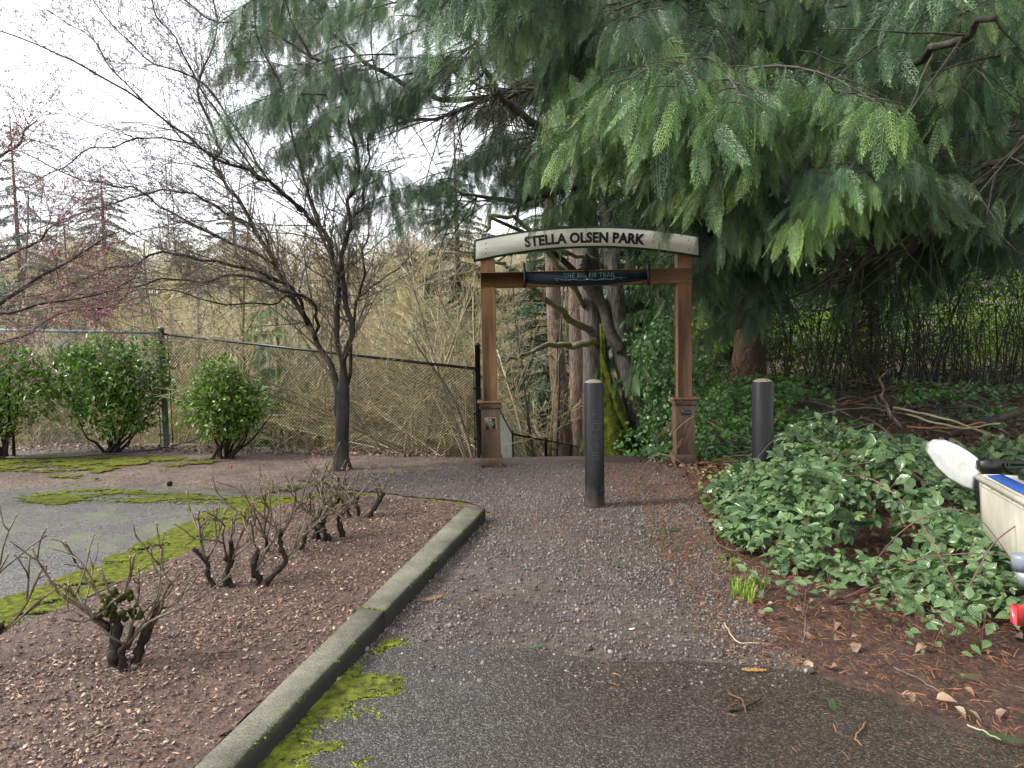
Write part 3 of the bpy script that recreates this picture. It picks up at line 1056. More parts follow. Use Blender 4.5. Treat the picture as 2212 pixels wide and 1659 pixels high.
def fpost(par, x, y, z0, z1, r, mat):
    l = np.array(par.location)
    o = G().lathe([(r, 0), (r, z1 - z0), (r * 1.15, z1 - z0), (r * 1.15, z1 - z0 + .02), (r * .6, z1 - z0 + .045), (0, z1 - z0 + .05)], 14).obj('fence_post', mat, par, True)
    o.location = Vector((x - l[0], y - l[1], z0 - l[2]))
    return o


def frail(par, a, b, r, mat):
    l = np.array(par.location)
    return G().tube([np.array(a) - l, (np.array(a) + np.array(b)) / 2 - l, np.array(b) - l], r, 10).obj('top_rail', mat, par, True)


F0 = at(360, 962, 11.1); F0[2] = hz(F0[0], F0[1])
zt = at(365, 719, 11.1)[2]
FL = at(-420, 962, 9.9)
ztl = at(-420, 705, 9.9)[2]
fence1 = empty('chain_link_fence', (F0[0], F0[1], 0), 'galvanised chain link fence with pale top rail behind the shrubs', 'fence')
fpost(fence1, F0[0], F0[1], F0[2], zt + .06, .045, MT['galv_post'])
mid = (F0 + FL) / 2
fpost(fence1, mid[0], mid[1], hz(mid[0], mid[1]), (zt + ztl) / 2 - .04, .028, MT['galv_post'])
frail(fence1, [F0[0], F0[1], zt], [FL[0], FL[1], ztl], .024, MT['galv'])
chainlink([FL[0], FL[1], .0], [F0[0], F0[1], .0], [FL[0], FL[1], ztl - .02], [F0[0], F0[1], zt - .02], mat=MT['wire_grey'], parent=fence1)
for off in (-.09, .1):
    l = G().tube([[off, 0, .03], [off, -.002, zt - .05]], .008, 6).obj('tension_bar', MT['black_metal'], fence1)
g = G()
for z in (.2, .75, 1.25, 1.7):
    G().box((0, 0, z), (.2, .1, .022), bev=.004).obj('clamp_band', MT['galv_post'], fence1)

F1 = at(1040, 960, 9.62)
z1t = at(1036, 797, 9.62)[2]; z1p = at(1038, 748, 9.62)[2]
fence2 = empty('chain_link_fence', (F1[0], F1[1], 0), 'black chain link fence sloping down to the left gate post', 'fence')
fpost(fence2, F1[0] - .03, F1[1], -.05, z1p, .038, MT['black_metal'])
frail(fence2, [F0[0] + .06, F0[1], zt - .02], [F1[0] - .03, F1[1], z1t], .021, MT['black_metal'])
chainlink([F0[0] + .1, F0[1], .0], [F1[0] - .06, F1[1], -.02], [F0[0] + .1, F0[1], zt - .04], [F1[0] - .06, F1[1], z1t - .01], r=.0030, mat=MT['black_metal'], parent=fence2)
G().tube([[-.085, -.01, 0], [-.085, -.01, z1t + .02]], .007, 6).obj('tension_bar', MT['black_metal'], fence2)
for z in (.25, .6, .95):
    G().box((-.06, 0, z), (.09, .085, .02), bev=.004).obj('clamp_band', MT['black_metal'], fence2)

B1 = np.array([at(1106, 950, 13.0)[0], 13.0, 0]); B1[2] = hz(B1[0], 13.0)
B2 = np.array([at(1275, 970, 20.0)[0], 20.0, 0]); B2[2] = hz(B2[0], 20.0)
t1 = at(1104, 935, 13.0)[2]; t2 = at(1272, 968, 20.0)[2]
fence3 = empty('chain_link_fence', (B1[0], B1[1], B1[2]), 'low chain link fence running downhill behind the gate', 'fence')
fpost(fence3, B1[0], B1[1], B1[2], t1, .03, MT['black_metal'])
for u in (.33, .66, 1.0):
    q = B1 + (B2 - B1) * u
    fpost(fence3, q[0], q[1], hz(q[0], q[1]) - .05, t1 + (t2 - t1) * u, .03, MT['black_metal'])
frail(fence3, [F1[0] + .02, F1[1], z1t - .1], [B1[0], B1[1], t1 - .02], .018, MT['galv_post'])
frail(fence3, [B1[0], B1[1], t1 - .02], [B2[0], B2[1], t2 - .02], .02, MT['black_metal'])
chainlink([F1[0] + .02, F1[1], -.08], [B1[0], B1[1], B1[2] - .1], [F1[0] + .02, F1[1], z1t - .1], [B1[0], B1[1], t1 - .03], r=.0022, mat=MT['wire_grey'], parent=fence3)
chainlink([B1[0], B1[1], B1[2]], [B2[0], B2[1], B2[2]], [B1[0], B1[1], t1 - .03], [B2[0], B2[1], t2 - .03], r=.0022, mat=MT['black_metal'], parent=fence3)

# ------------------------------------------------------------------ small shapes
def ico_shape(name, seed, mat, flat=(1, 1, .6), n=1, jit=.25, smooth=False):
    t = (1 + 5 ** .5) / 2
    V = np.array([[-1, t, 0], [1, t, 0], [-1, -t, 0], [1, -t, 0], [0, -1, t], [0, 1, t], [0, -1, -t], [0, 1, -t], [t, 0, -1], [t, 0, 1], [-t, 0, -1], [-t, 0, 1]], float)
    V /= np.linalg.norm(V[0])
    F = np.array([[0, 11, 5], [0, 5, 1], [0, 1, 7], [0, 7, 10], [0, 10, 11], [1, 5, 9], [5, 11, 4], [11, 10, 2], [10, 7, 6], [7, 1, 8], [3, 9, 4], [3, 4, 2], [3, 2, 6], [3, 6, 8], [3, 8, 9], [4, 9, 5], [2, 4, 11], [6, 2, 10], [8, 6, 7], [9, 8, 1]])
    r = np.random.default_rng(seed)
    V = V * (1 + r.uniform(-jit, jit, (12, 1))) * np.array(flat)
    return mesh_from(name, V * .5, [F], mat, smooth)


def chip_shape(name, seed, mat):
    r = np.random.default_rng(seed)
    k = 5
    a = np.sort(r.uniform(0, 2 * np.pi, k))
    P = np.stack([np.cos(a) * .5, np.sin(a) * r.uniform(.14, .3), r.uniform(-.03, .03, k)], -1)
    th = r.uniform(.05, .12)
    V = np.concatenate([P, P + [0, 0, th]])
    T = np.array([[k, k + i, k + i + 1] for i in range(1, k - 1)])
    Q = np.array([[i, (i + 1) % k, k + (i + 1) % k, k + i] for i in range(k)])
    return mesh_from(name, V, [T, Q], mat)


def leaf_arrays(L=1., W=.5, fold=.12, curl=.15, detail=2):
    """leaf blade along +X, normal +Z"""
    if detail == 1:
        V = np.array([[0, 0, 0], [L * .4, W / 2, fold * W], [L, 0, -curl * L], [L * .4, -W / 2, fold * W]])
        return V, np.array([[0, 1, 2], [0, 2, 3]])[:, ::-1]
    ts = [0, .16, .42, .72, 1.0]; ws = [0, .68, 1.0, .62, 0]
    V = []
    for t, w_ in zip(ts, ws):
        z = -curl * L * t * t
        V.append([L * t, 0, z])
        if 0 < t < 1:
            V.append([L * t, W / 2 * w_, z + fold * W * w_]); V.append([L * t, -W / 2 * w_, z + fold * W * w_])
    F = [[0, 1, 2], [0, 3, 1]]
    for a, b in ((1, 4), (4, 7)):
        F += [[a, b, a + 1], [b, b + 1, a + 1], [a, a + 2, b], [b, a + 2, b + 2]]
    F += [[7, 10, 8], [7, 9, 10]]
    return np.array(V), np.array(F)


def kites(P0, P1, N, wd):
    """many small leaf strips; arrays (n,3); returns V,F"""
    D = P1 - P0
    S = np.cross(D, N); S /= np.linalg.norm(S, axis=1)[:, None] + 1e-9
    m = P0 + D * .5
    V = np.stack([P0, m + S * wd[:, None] / 2, P1, m - S * wd[:, None] / 2], 1)
    F = np.arange(len(P0))[:, None] * 4 + np.arange(4)[None]
    return V.reshape(-1, 3), F


def spray_arrays(L, rng, w=.0062, wid=.30):
    """flat fern-like cedar spray along +X in the XY plane"""
    A = []; B = []; Wd = []
    npin = int(L / .0125)
    bend = rng.uniform(-.25, .25)
    def rach(t): return np.array([L * t, bend * L * t * t * .4, -.10 * L * t * t])
    for i in range(8):
        A.append(rach(i / 8)); B.append(rach((i + 1) / 8 + .02)); Wd.append(w * 1.1)
    for i in range(npin):
        t = .04 + .94 * i / npin
        p = rach(t); s = 1 if i % 2 else -1
        l = L * wid * (math.sin(math.pi * min(1, (t * .85 + .12))) ** .8) * rng.uniform(.7, 1.1) * (1 - .45 * t)
        ang = s * (rad(52) - rad(20) * t) + bend * t
        d = np.array([math.cos(ang), math.sin(ang), -.12 + rng.normal(0, .06)])
        q1 = p + d * l * .5; d2 = np.array([math.cos(ang * .75), math.sin(ang * .75), -.35])
        q2 = q1 + d2 * l * .5
        A += [p, q1]; B += [q1 + d * .004, q2]; Wd += [w, w * .85]
        m = max(1, int(l / .014))
        for j in range(1, m + 1):
            u = j / (m + 1); pp = p + (q1 - p) * (u * 2) if u < .5 else q1 + (q2 - q1) * (u * 2 - 1)
            s2 = 1 if j % 2 else -1
            a2 = ang * .85 + s2 * rad(38)
            l2 = min(.022, l * .30) * (1 - .5 * u) * rng.uniform(.7, 1.2)
            A.append(pp); B.append(pp + np.array([math.cos(a2), math.sin(a2), -.25]) * l2); Wd.append(w * .85)
    A = np.array(A); B = np.array(B)
    N = np.tile([0, 0, 1.], (len(A), 1)) + rng.normal(0, .25, (len(A), 3))
    return kites(A, B, N, np.array(Wd))


rngS = np.random.default_rng(11)
SPR = [spray_arrays(rngS.uniform(.30, .50), rngS) for _ in range(6)]


def bough_mesh(name, seed, L=1.35, nside=9, dens=1.0, hang=1.35, leafm='cedar_leaf', wood='limb_bark', spr=SPR, ssc=1.0):
    rng = np.random.default_rng(seed)
    wood_g = G()
    k = 9
    ts = np.linspace(0, 1, k)
    sway = rng.uniform(-.12, .12)
    AX = np.stack([L * ts, sway * L * ts ** 2, .10 * L * ts - .38 * L * ts ** 2.2], -1)
    wood_g.tube(AX, np.linspace(.012, .003, k), 5)
    lines = [(AX, .9)]
    for i in range(nside):
        t = .12 + .82 * i / nside
        p = np.array([np.interp(t, ts, AX[:, c]) for c in range(3)])
        s = 1 if i % 2 else -1
        l = L * rng.uniform(.24, .42) * (1 - .5 * t)
        a = s * rad(rng.uniform(35, 65))
        u = np.linspace(0, 1, 5)
        Q = p + np.stack([u * l * math.cos(a), u * l * math.sin(a), -.35 * l * u ** 1.6 + .04 * rng.normal() * u], -1)
        wood_g.tube(Q, np.linspace(.006, .002, 5), 4, cap=False)
        lines.append((Q, 1.0))
    pos = []; D = []; U = []; S = []; T = []
    for Q, wgt in lines:
        ln = np.linalg.norm(np.diff(Q, axis=0), axis=1).sum()
        n = max(3, int(ln / .050 * dens))
        for j in range(n):
            t = (j + rng.uniform(.3, 1)) / n
            if Q is AX and t < .15: continue
            p = np.array([np.interp(t, np.linspace(0, 1, len(Q)), Q[:, c]) for c in range(3)])
            tg = unit(Q[-1] - Q[0])
            h = hang * rng.uniform(.6, 1.3)
            d = unit(tg * rng.uniform(.25, .9) + np.array([rng.normal(0, .28), rng.normal(0, .28), -h]))
            az = rng.uniform(0, 2 * np.pi)
            pos.append(p); D.append(d); U.append([math.cos(az), math.sin(az), .3]); S.append(rng.uniform(.65, 1.15) * ssc); T.append(rng.integers(len(spr)))
    pos = np.array(pos); D = np.array(D); R = frames(D, np.array(U)); S = np.array(S); T = np.array(T)
    Vs = []; Fs = []; n0 = 0; tn = []
    for k_ in range(len(spr)):
        m = T == k_
        if not m.any(): continue
        v, f = bake(spr[k_][0], spr[k_][1], pos[m], R[m], S[m])
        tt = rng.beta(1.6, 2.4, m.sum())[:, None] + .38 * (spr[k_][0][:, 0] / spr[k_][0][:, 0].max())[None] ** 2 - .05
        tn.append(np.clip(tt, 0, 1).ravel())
        Vs.append(v); Fs.append(f + n0); n0 += len(v)
    nleaf = sum(len(f) for f in Fs)
    wV = np.concatenate(wood_g.V); wQ = np.concatenate(wood_g.Q) + n0
    fs = [np.concatenate(Fs), wQ]
    if wood_g.T:
        wT = np.concatenate(wood_g.T) + n0
        fs.append(wT)
    mi = np.zeros(sum(len(f) for f in fs), np.int32); mi[nleaf:] = 1
    me = mesh_from(name, np.concatenate(Vs + [wV]), fs, [MT[leafm], MT[wood]], False, mi)
    at_ = me.attributes.new('tone', 'FLOAT', 'POINT')
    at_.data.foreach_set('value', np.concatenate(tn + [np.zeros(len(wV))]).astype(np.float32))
    return me


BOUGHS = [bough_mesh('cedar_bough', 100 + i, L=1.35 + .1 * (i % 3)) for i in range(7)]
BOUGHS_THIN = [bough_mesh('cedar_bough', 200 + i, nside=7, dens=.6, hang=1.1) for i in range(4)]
# coarse boughs for far conifers: fewer, larger strips
SPR_FAR = [spray_arrays(.5, rngS, w=.03, wid=.4) for _ in range(2)]
def coarse(seed):
    rng = np.random.default_rng(seed)
    v = []; f = []; n0 = 0
    A = []; B = []; Wd = []
    for i in range(900):
        t = rng.random() ** .7
        s = rng.choice([-1, 1]); y = s * rng.random() * .45 * (1 - t * .75)
        x = 1.5 * t + abs(y) * .4
        z = .12 * x - .30 * x ** 2 * .5 - .25 * abs(y) + rng.normal(0, .02)
        d = unit([rng.uniform(.4, 1), s * rng.uniform(.1, .9), rng.uniform(-.9, .1)])
        A.append([x, y, z]); B.append(np.array([x, y, z]) + d * rng.uniform(.05, .14)); Wd.append(rng.uniform(.012, .028))
    v, f = kites(np.array(A), np.array(B), np.tile([0, 0, 1.], (len(A), 1)) + rng.normal(0, .5, (len(A), 3)), np.array(Wd))
    g = G().tube([[0, 0, 0], [.8, 0, .02], [1.4, 0, -.2]], [.02, .012, .004], 4)
    wV = np.concatenate(g.V); fs = [f, np.concatenate(g.Q) + len(v)]
    if g.T: fs.append(np.concatenate(g.T) + len(v))
    mi = np.zeros(sum(len(q) for q in fs), np.int32); mi[len(f):] = 1
    return mesh_from('conifer_bough', np.concatenate([v, wV]), fs, [MT['needle'], MT['limb_bark']], False, mi)
COARSE = [coarse(s) for s in range(4)]


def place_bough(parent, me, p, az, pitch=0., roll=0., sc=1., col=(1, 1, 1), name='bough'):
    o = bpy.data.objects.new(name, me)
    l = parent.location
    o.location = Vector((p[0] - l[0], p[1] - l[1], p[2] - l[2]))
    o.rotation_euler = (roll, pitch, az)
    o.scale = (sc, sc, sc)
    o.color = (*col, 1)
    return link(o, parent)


def trunk_mesh(P, r, seed=0, n=40, ridge=.06, segs=40):
    """bark-ridged trunk along guide points"""
    P = np.array(P, float); k = len(P)
    u = np.linspace(0, k - 1, segs)
    Q = np.stack([np.interp(u, np.arange(k), P[:, c]) for c in range(3)], -1)
    # smooth
    for _ in range(3):
        Q[1:-1] = (Q[:-2] + 2 * Q[1:-1] + Q[2:]) / 4
    rr_ = np.interp(u, np.arange(k), np.asarray(r, float))
    a = np.arange(n)
    X, Yh = np.meshgrid(a, np.linspace(0, 1, segs) * 9, indexing='xy')
    ln = np.linalg.norm(P[-1] - P[0])
    z = np.linspace(0, ln, segs)[:, None] * np.ones(n)
    an = a / n
    nz = np.zeros((segs, n))
    for f_, am in ((10, 1.), (19, .6)):
        aa = np.abs(((an * f_) % f_) - 0)
        s1 = vnoise((an[None] * f_ + 0 * z), z * 1.3, seed + f_)
        s2 = vnoise((((an[None] + .5) % 1) * f_ + 0 * z), z * 1.3, seed + f_ + 3)
        wb = np.abs(an[None] * 2 - 1)
        nz += am * (s1 * (1 - wb ** 3) + s2 * wb ** 3 - .5)
    wob = 1 + ridge * nz * 1.5
    return G().tube(Q, rr_, n, wob=wob)


# ------------------------------------------------------------------ the big cedar on the right
rc = np.random.default_rng(5)
TC = at(1617, 800, 14.0)
cz = hz(TC[0], 14.0)
cedar = empty('cedar_tree', (TC[0], 14.0, cz - .05), 'huge red cedar whose drooping green boughs fill the upper right', 'tree')
cl_ = np.array(cedar.location)
trunk_mesh([[0, 0, 0], [.02, 0, 1.2], [-.02, 0, 4], [.05, .1, 9], [.1, .1, 17]], [.40, .28, .26, .22, .08], 3, 56, .12, 60).obj('trunk', MT['cedar_bark'], cedar, True)


def curve3(P, n=30, wob=.0, seed=0):
    P = np.array(P, float); k = len(P)
    t = np.linspace(0, k - 1, n)
    i = np.clip(np.floor(t).astype(int), 0, k - 2); f = (t - i)[:, None]
    Pp = np.vstack([2 * P[0] - P[1], P, 2 * P[-1] - P[-2]])
    p0, p1, p2, p3 = Pp[i], Pp[i + 1], Pp[i + 2], Pp[i + 3]
    Q = .5 * (2 * p1 + (p2 - p0) * f + (2 * p0 - 5 * p1 + 4 * p2 - p3) * f ** 2 + (3 * p1 - p0 - 3 * p2 + p3) * f ** 3)
    if wob:
        r = np.random.default_rng(seed)
        w_ = r.normal(0, wob, (n, 3)); w_[0] = w_[-1] = 0
        w_[1:-1] = (w_[:-2] + w_[1:-1] * 2 + w_[2:]) / 4
        Q = Q + w_
    return Q


def limb(par, pts, r0, r1, mat, n=24, sides=10, seed=0, name='limb', wob=.02):
    Q = curve3(pts, n, wob, seed) - np.array(par.location)
    rng = np.random.default_rng(seed)
    wb = 1 + .25 * (rng.random((n, sides)) - .5)
    return G().tube(Q, np.linspace(r0, r1, n), sides, wob=wb).obj(name, MT[mat], par, True)


LI = [
    ([at(1617, 250, 14), at(1480, 295, 11), at(1337, 303, 9.2), at(1260, 300, 9.0), at(1200, 290, 8.9), at(1149, 262, 8.8), at(1091, 219, 8.7), at(1052, 165, 8.6), at(1030, 90, 8.5)], .10, .022),
    ([at(1617, 60, 14), at(1480, 110, 11), at(1364, 120, 9.5), at(1279, 112, 9.3), at(1214, 76, 9.2), at(1190, 20, 9), at(1150, -60, 9)], .09, .03),
    ([at(1300, 116, 9.3), at(1240, 150, 9.1), at(1170, 185, 9), at(1090, 215, 8.8)], .045, .02),
    ([at(1260, 112, 9.3), at(1180, 150, 9.3), at(1100, 185, 9.4), at(1000, 240, 9.5), at(900, 262, 9.6), at(820, 240, 9.7)], .04, .015),
    ([at(1617, 380, 14), at(1500, 370, 12), at(1388, 372, 10.5), at(1300, 384, 10.3), at(1201, 418, 10), at(1098, 434, 9.8), at(1000, 420, 9.8)], .075, .02),
    ([at(1560, 330, 12), at(1700, 300, 8.5), at(1850, 200, 6.5), at(2000, 120, 5.5), at(2150, 40, 4.6)], .06, .02),
    ([at(1760, 615, 10), at(1900, 560, 7.6), at(2000, 512, 6.8), at(2110, 400, 6), at(2230, 290, 5.4)], .018, .03),
    ([at(1700, 650, 10), at(1780, 600, 9), at(1860, 560, 8.4), at(1950, 470, 7.6), at(2100, 380, 6.6), at(2240, 330, 6)], .012, .03),
    ([at(1617, 700, 14), at(1560, 720, 13), at(1500, 745, 12.4), at(1440, 735, 12)], .03, .008),
    ([at(1617, 640, 14), at(1700, 600, 12), at(1790, 560, 10), at(1850, 540, 9)], .05, .015),
    ([at(700, 60, 10), at(780, 130, 10.3), at(900, 190, 10.6), at(1000, 215, 11), at(1200, 200, 12), at(1617, 150, 14)], .02, .06),
]
for i, (p, a, b) in enumerate(LI):
    limb(cedar, p, a, b, 'limb_bark', 34, 8, i + 50, wob=.035)
# thin dead twigs under the limbs
g = G()
for i in range(420):
    L_, a, b = LI[rc.integers(0, 5) if rc.random() < .72 else rc.integers(5, 10)]
    Q = curve3(L_, 20); j = rc.integers(5, 20); p = Q[j] - cl_
    d = unit([rc.normal(-.5, .5), rc.normal(-.1, .5), rc.normal(-.45, .5)])
    l = rc.uniform(.5, 1.6)
    u = np.linspace(0, 1, 6)[:, None]
    c = p + d * l * u + np.array([0, 0, rc.uniform(-.35, .35)]) * l * u ** 2 + rc.normal(0, .015, (6, 3)) * u
    g.tube(c, np.linspace(.010, .0025, 6) * rc.uniform(.6, 1.2), 4, cap=False)
o = g.obj('dead_twigs', MT['limb_bark'], cedar); o['kind'] = 'stuff'


def fill(par, poly, y0, y1, n, sc=(.9, 1.2), col=((1, 1, 1),), meshes=BOUGHS, az=(math.pi, 1.0), seed=0, pitch=(-.1, .35)):
    """boughs hung through the volume seen behind a photo outline between two distances"""
    r = np.random.default_rng(seed)
    q = sample_in(poly, n, r)
    # spread out: simple best-candidate
    for a, b in q:
        Y = r.uniform(y0, y1); s_ = r.uniform(*sc)
        if 960 < a < 1590 and Y < 9.3:      # keep clear of the sign board
            b = min(b, 500 - .78 * s_ * FPX / Y)
        p = at(a, b, Y)
        c = np.array(col[r.integers(len(col))]) * r.uniform(.8, 1.2)
        place_bough(par, meshes[r.integers(len(meshes))], p, r.normal(az[0], az[1]), r.uniform(*pitch), r.normal(0, .2), s_, tuple(c))


GREEN = ((1, 1, 1), (.85, 1.0, .9), (.8, .95, 1.0), (1.1, 1.1, .8))
GREY = ((.95, 1.05, 1.1), (.8, .95, 1.0), (1.0, 1.1, 1.15))
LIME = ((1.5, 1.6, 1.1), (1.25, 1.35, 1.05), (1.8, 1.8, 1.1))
# a second cedar close behind, closing the gaps of the first
C2 = np.array([8.6, 17.0, 0.3])
cedar2 = empty('cedar_tree', tuple(C2), 'dark dense cedar crown behind the huge cedar, at the top right', 'tree')
G().tube([[0, 0, 0], [0, 0, 7], [0, 0, 15]], [.35, .25, .05], 14).obj('trunk', MT['cedar_bark'], cedar2, True)
C3 = np.array([.4, 13.6, 0]); C3[2] = hz(.4, 13.6) - .1
cedar3 = empty('cedar_tree', tuple(C3), 'grey-green cedar whose sparse boughs hang between the cherry tree and the gate', 'tree')
trunk_mesh([[1.6, 4, 0], [1.62, 4, 4], [1.6, 4, 9], [1.6, 4, 15]], [.25, .2, .15, .06], 13, 24, .1, 40).obj('trunk', MT['cedar_bark'], cedar3, True)
fill(cedar3, [(600, -100), (1150, -100), (1130, 200), (980, 330), (840, 350), (720, 300), (640, 160)], 9.5, 12.5, 20, (.8, 1.1), GREY, seed=70, az=(3.1, .8))
fill(cedar3, [(1000, 150), (1400, 60), (1440, 320), (1300, 390), (1150, 400), (1040, 360)], 10, 13, 24, (.7, 1.0), GREEN, seed=71, az=(3.2, 1.0))
fill(cedar3, [(690, 300), (780, 330), (780, 400), (700, 390)], 9, 10.5, 5, (.5, .7), GREY, seed=72, az=(3.1, 1.0))
fill(cedar, [(1380, -120), (2330, -120), (2330, 300), (2100, 330), (1900, 330), (1700, 350), (1480, 260), (1380, 170), (1280, 20)], 5.5, 9.5, 74, (.8, 1.15), GREEN, seed=1, az=(3.6, .9))
fill(cedar, [(1000, -120), (1400, -120), (1400, 60), (1180, 60), (1020, 60)], 6.0, 9.5, 16, (.8, 1.1), GREEN, seed=21, az=(3.3, .8))
fill(cedar3, [(640, -60), (1080, -60), (1040, 190), (880, 230), (700, 240), (610, 100)], 8, 11, 24, (.75, 1.0), GREY, BOUGHS + BOUGHS_THIN, seed=2, az=(3.1, .8))
fill(cedar3, [(690, 240), (760, 300), (860, 330), (960, 360), (1060, 400), (960, 470), (840, 440), (720, 330)], 8.6, 10.5, 13, (.55, .8), GREY, BOUGHS_THIN + BOUGHS[:2], seed=3, az=(3.1, 1.2))
fill(cedar3, [(1000, 220), (1380, 330), (1440, 430), (1250, 450), (1050, 440)], 9.5, 13, 17, (.6, .9), GREEN, BOUGHS_THIN, seed=4, az=(3.1, 1.2))
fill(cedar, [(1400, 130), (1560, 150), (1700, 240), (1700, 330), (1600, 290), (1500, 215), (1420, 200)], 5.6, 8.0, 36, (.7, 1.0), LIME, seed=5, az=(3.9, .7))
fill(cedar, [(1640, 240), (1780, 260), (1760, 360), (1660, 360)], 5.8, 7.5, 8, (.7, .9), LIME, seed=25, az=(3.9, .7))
fill(cedar, [(1530, 480), (1640, 450), (1650, 620), (1560, 650)], 9.5, 12.5, 14, (.8, 1.0), GREEN, seed=6, az=(3.3, .9))
fill(cedar, [(1650, 430), (1760, 450), (1740, 640), (1660, 680)], 9.5, 12, 11, (.8, 1.0), ((.75, .9, .8),), seed=7, az=(3.6, 1.))
fill(cedar, [(1700, 300), (1960, 330), (1900, 410), (1740, 420)], 5.4, 7.5, 12, (.6, .85), GREEN, seed=8, az=(3.9, .7))
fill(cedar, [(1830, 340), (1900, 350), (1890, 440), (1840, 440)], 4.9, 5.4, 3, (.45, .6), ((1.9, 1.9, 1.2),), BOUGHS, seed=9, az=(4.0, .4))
fill(cedar, [(1760, 330), (1960, 300), (2300, 280), (2300, 440), (2000, 440), (1780, 440)], 6.0, 9, 26, (.6, .8), GREEN, seed=10, az=(3.9, .9))
fill(cedar, [(1515, 440), (1560, 450), (1560, 500), (1520, 490)], 8.0, 8.6, 3, (.45, .6), GREEN, seed=12, az=(3.3, .6))
fill(cedar, [(1230, 400), (1280, 400), (1290, 440), (1240, 440)], 8.2, 8.5, 2, (.4, .5), GREEN, seed=13, az=(3.3, .6))
# higher crown above the picture, shading the right side
for i in range(18):
    r = rc
    place_bough(cedar, BOUGHS[r.integers(7)], (r.uniform(2.5, 8.5), r.uniform(.5, 6), r.uniform(6.8, 9)), r.uniform(0, 6.28), r.uniform(-.1, .3), 0, r.uniform(2.2, 2.8), (1, 1, 1))


DK = ((.75, .85, .8), (.65, .8, .75))
fill(cedar2, [(1430, -150), (2420, -150), (2420, 330), (2100, 360), (1800, 350), (1500, 380)], 10.5, 15, 64, (1.9, 2.5), DK, seed=61, az=(3.6, 1.3))
fill(cedar2, [(1130, -150), (1450, -150), (1450, 160), (1250, 120)], 11, 15, 12, (1.6, 2.1), DK, seed=62, az=(3.4, 1.3))
fill(cedar2, [(1620, 330), (1800, 330), (1780, 520), (1650, 500)], 13, 15.5, 14, (1.5, 1.9), DK, seed=63, az=(3.4, 1.3))


for i in range(46):  # overhead boughs added to shade the hedge and ivy bank
    r = rc
    place_bough(cedar2, BOUGHS[r.integers(7)], (r.uniform(3.6, 14), r.uniform(8.5, 14.5), r.uniform(4.6, 7.5)), r.uniform(0, 6.28), r.uniform(-.1, .3), 0, r.uniform(2.0, 2.8), (.8, .9, .8))
fill(cedar2, [(1760, 380), (2330, 360), (2330, 470), (1800, 520)], 10, 13, 22, (1.1, 1.5), DK, seed=64, az=(3.4, 1.3))

# ------------------------------------------------------------------ background evergreens
def evergreen(x, y, h, r, n, label, name='evergreen_tree', col=(1, 1, 1), meshes=COARSE, sc=1.0, base=.08, trunk_r=.2, group=None, seed=0, bark='cedar_bark', cat='tree', z0=None):
    zb = hz(x, y) if z0 is None else z0
    t = empty(name, (x, y, zb - .1), label, cat, group)
    r_ = np.random.default_rng(seed)
    G().tube([[0, 0, 0], [.05, 0, h * .5], [0, 0, h]], [trunk_r, trunk_r * .6, .02], 8).obj('trunk', MT[bark], t, True)
    for i in range(n):
        u = (i + r_.random()) / n
        z = h * (base + (1 - base) * u)
        az = i * 2.4 + r_.normal(0, .3)
        s = r * (1 - u) ** .8 / 1.4 * r_.uniform(.75, 1.15) + .12
        c = np.array(col) * r_.uniform(.75, 1.25)
        o = bpy.data.objects.new('bough', meshes[r_.integers(len(meshes))])
        o.location = (0.06 * math.cos(az), .06 * math.sin(az), z)
        o.rotation_euler = (r_.normal(0, .15), r_.uniform(-.1, .25), az)
        o.scale = (s * sc, s * sc * 1.1, s * sc * 1.2)
        o.color = (*c, 1)
        link(o, t)
    return t


def topY(px, py, Y): return at(px, py, Y)


p = topY(215, 345, 62); evergreen(p[0], 62, p[2] - hz(p[0], 62), 3.2, 60, 'tall dark spire-shaped fir on the skyline at the left', 'fir_tree', (.75, .85, .95), seed=31, trunk_r=.25)
p = topY(500, 385, 66); evergreen(p[0], 66, p[2] - hz(p[0], 66), 3.4, 50, 'dark fir on the skyline behind the bare cherry tree', 'fir_tree', (.7, .85, .9), seed=32, trunk_r=.25)
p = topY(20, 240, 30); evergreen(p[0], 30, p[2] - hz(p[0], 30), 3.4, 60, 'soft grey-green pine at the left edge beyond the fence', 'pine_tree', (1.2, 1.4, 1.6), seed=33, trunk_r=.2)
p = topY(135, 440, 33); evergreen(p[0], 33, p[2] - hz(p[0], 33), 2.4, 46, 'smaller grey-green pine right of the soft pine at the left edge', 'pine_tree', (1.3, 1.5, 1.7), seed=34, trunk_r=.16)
p = topY(405, 500, 60); evergreen(p[0], 60, p[2] - hz(p[0], 60), 2.6, 40, 'short fir on the skyline left of the cherry trunk', 'fir_tree', (.8, .9, .9), seed=35, trunk_r=.2)
p = topY(590, 560, 17); evergreen(p[0], 17, p[2] - hz(p[0], 17), 1.55, 46, 'young green cedar beyond the fence between the round shrub and the cherry trunk', 'young_cedar', (1.5, 1.7, 1.5), BOUGHS, seed=36, trunk_r=.1, sc=.9)
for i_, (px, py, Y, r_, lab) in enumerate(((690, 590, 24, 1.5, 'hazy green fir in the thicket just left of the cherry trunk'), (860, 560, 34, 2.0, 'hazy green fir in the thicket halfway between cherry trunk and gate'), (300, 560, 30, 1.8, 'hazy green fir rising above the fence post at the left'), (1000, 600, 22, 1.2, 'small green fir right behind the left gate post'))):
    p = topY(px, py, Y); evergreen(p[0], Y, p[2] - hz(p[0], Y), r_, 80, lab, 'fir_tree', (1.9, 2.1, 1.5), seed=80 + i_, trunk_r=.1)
p = topY(980, 250, 40); evergreen(p[0], 40, p[2] - hz(p[0], 40), 3.2, 150, 'tall dark fir behind the left gate post', 'fir_tree', (.75, .85, .8), seed=37, trunk_r=.3)
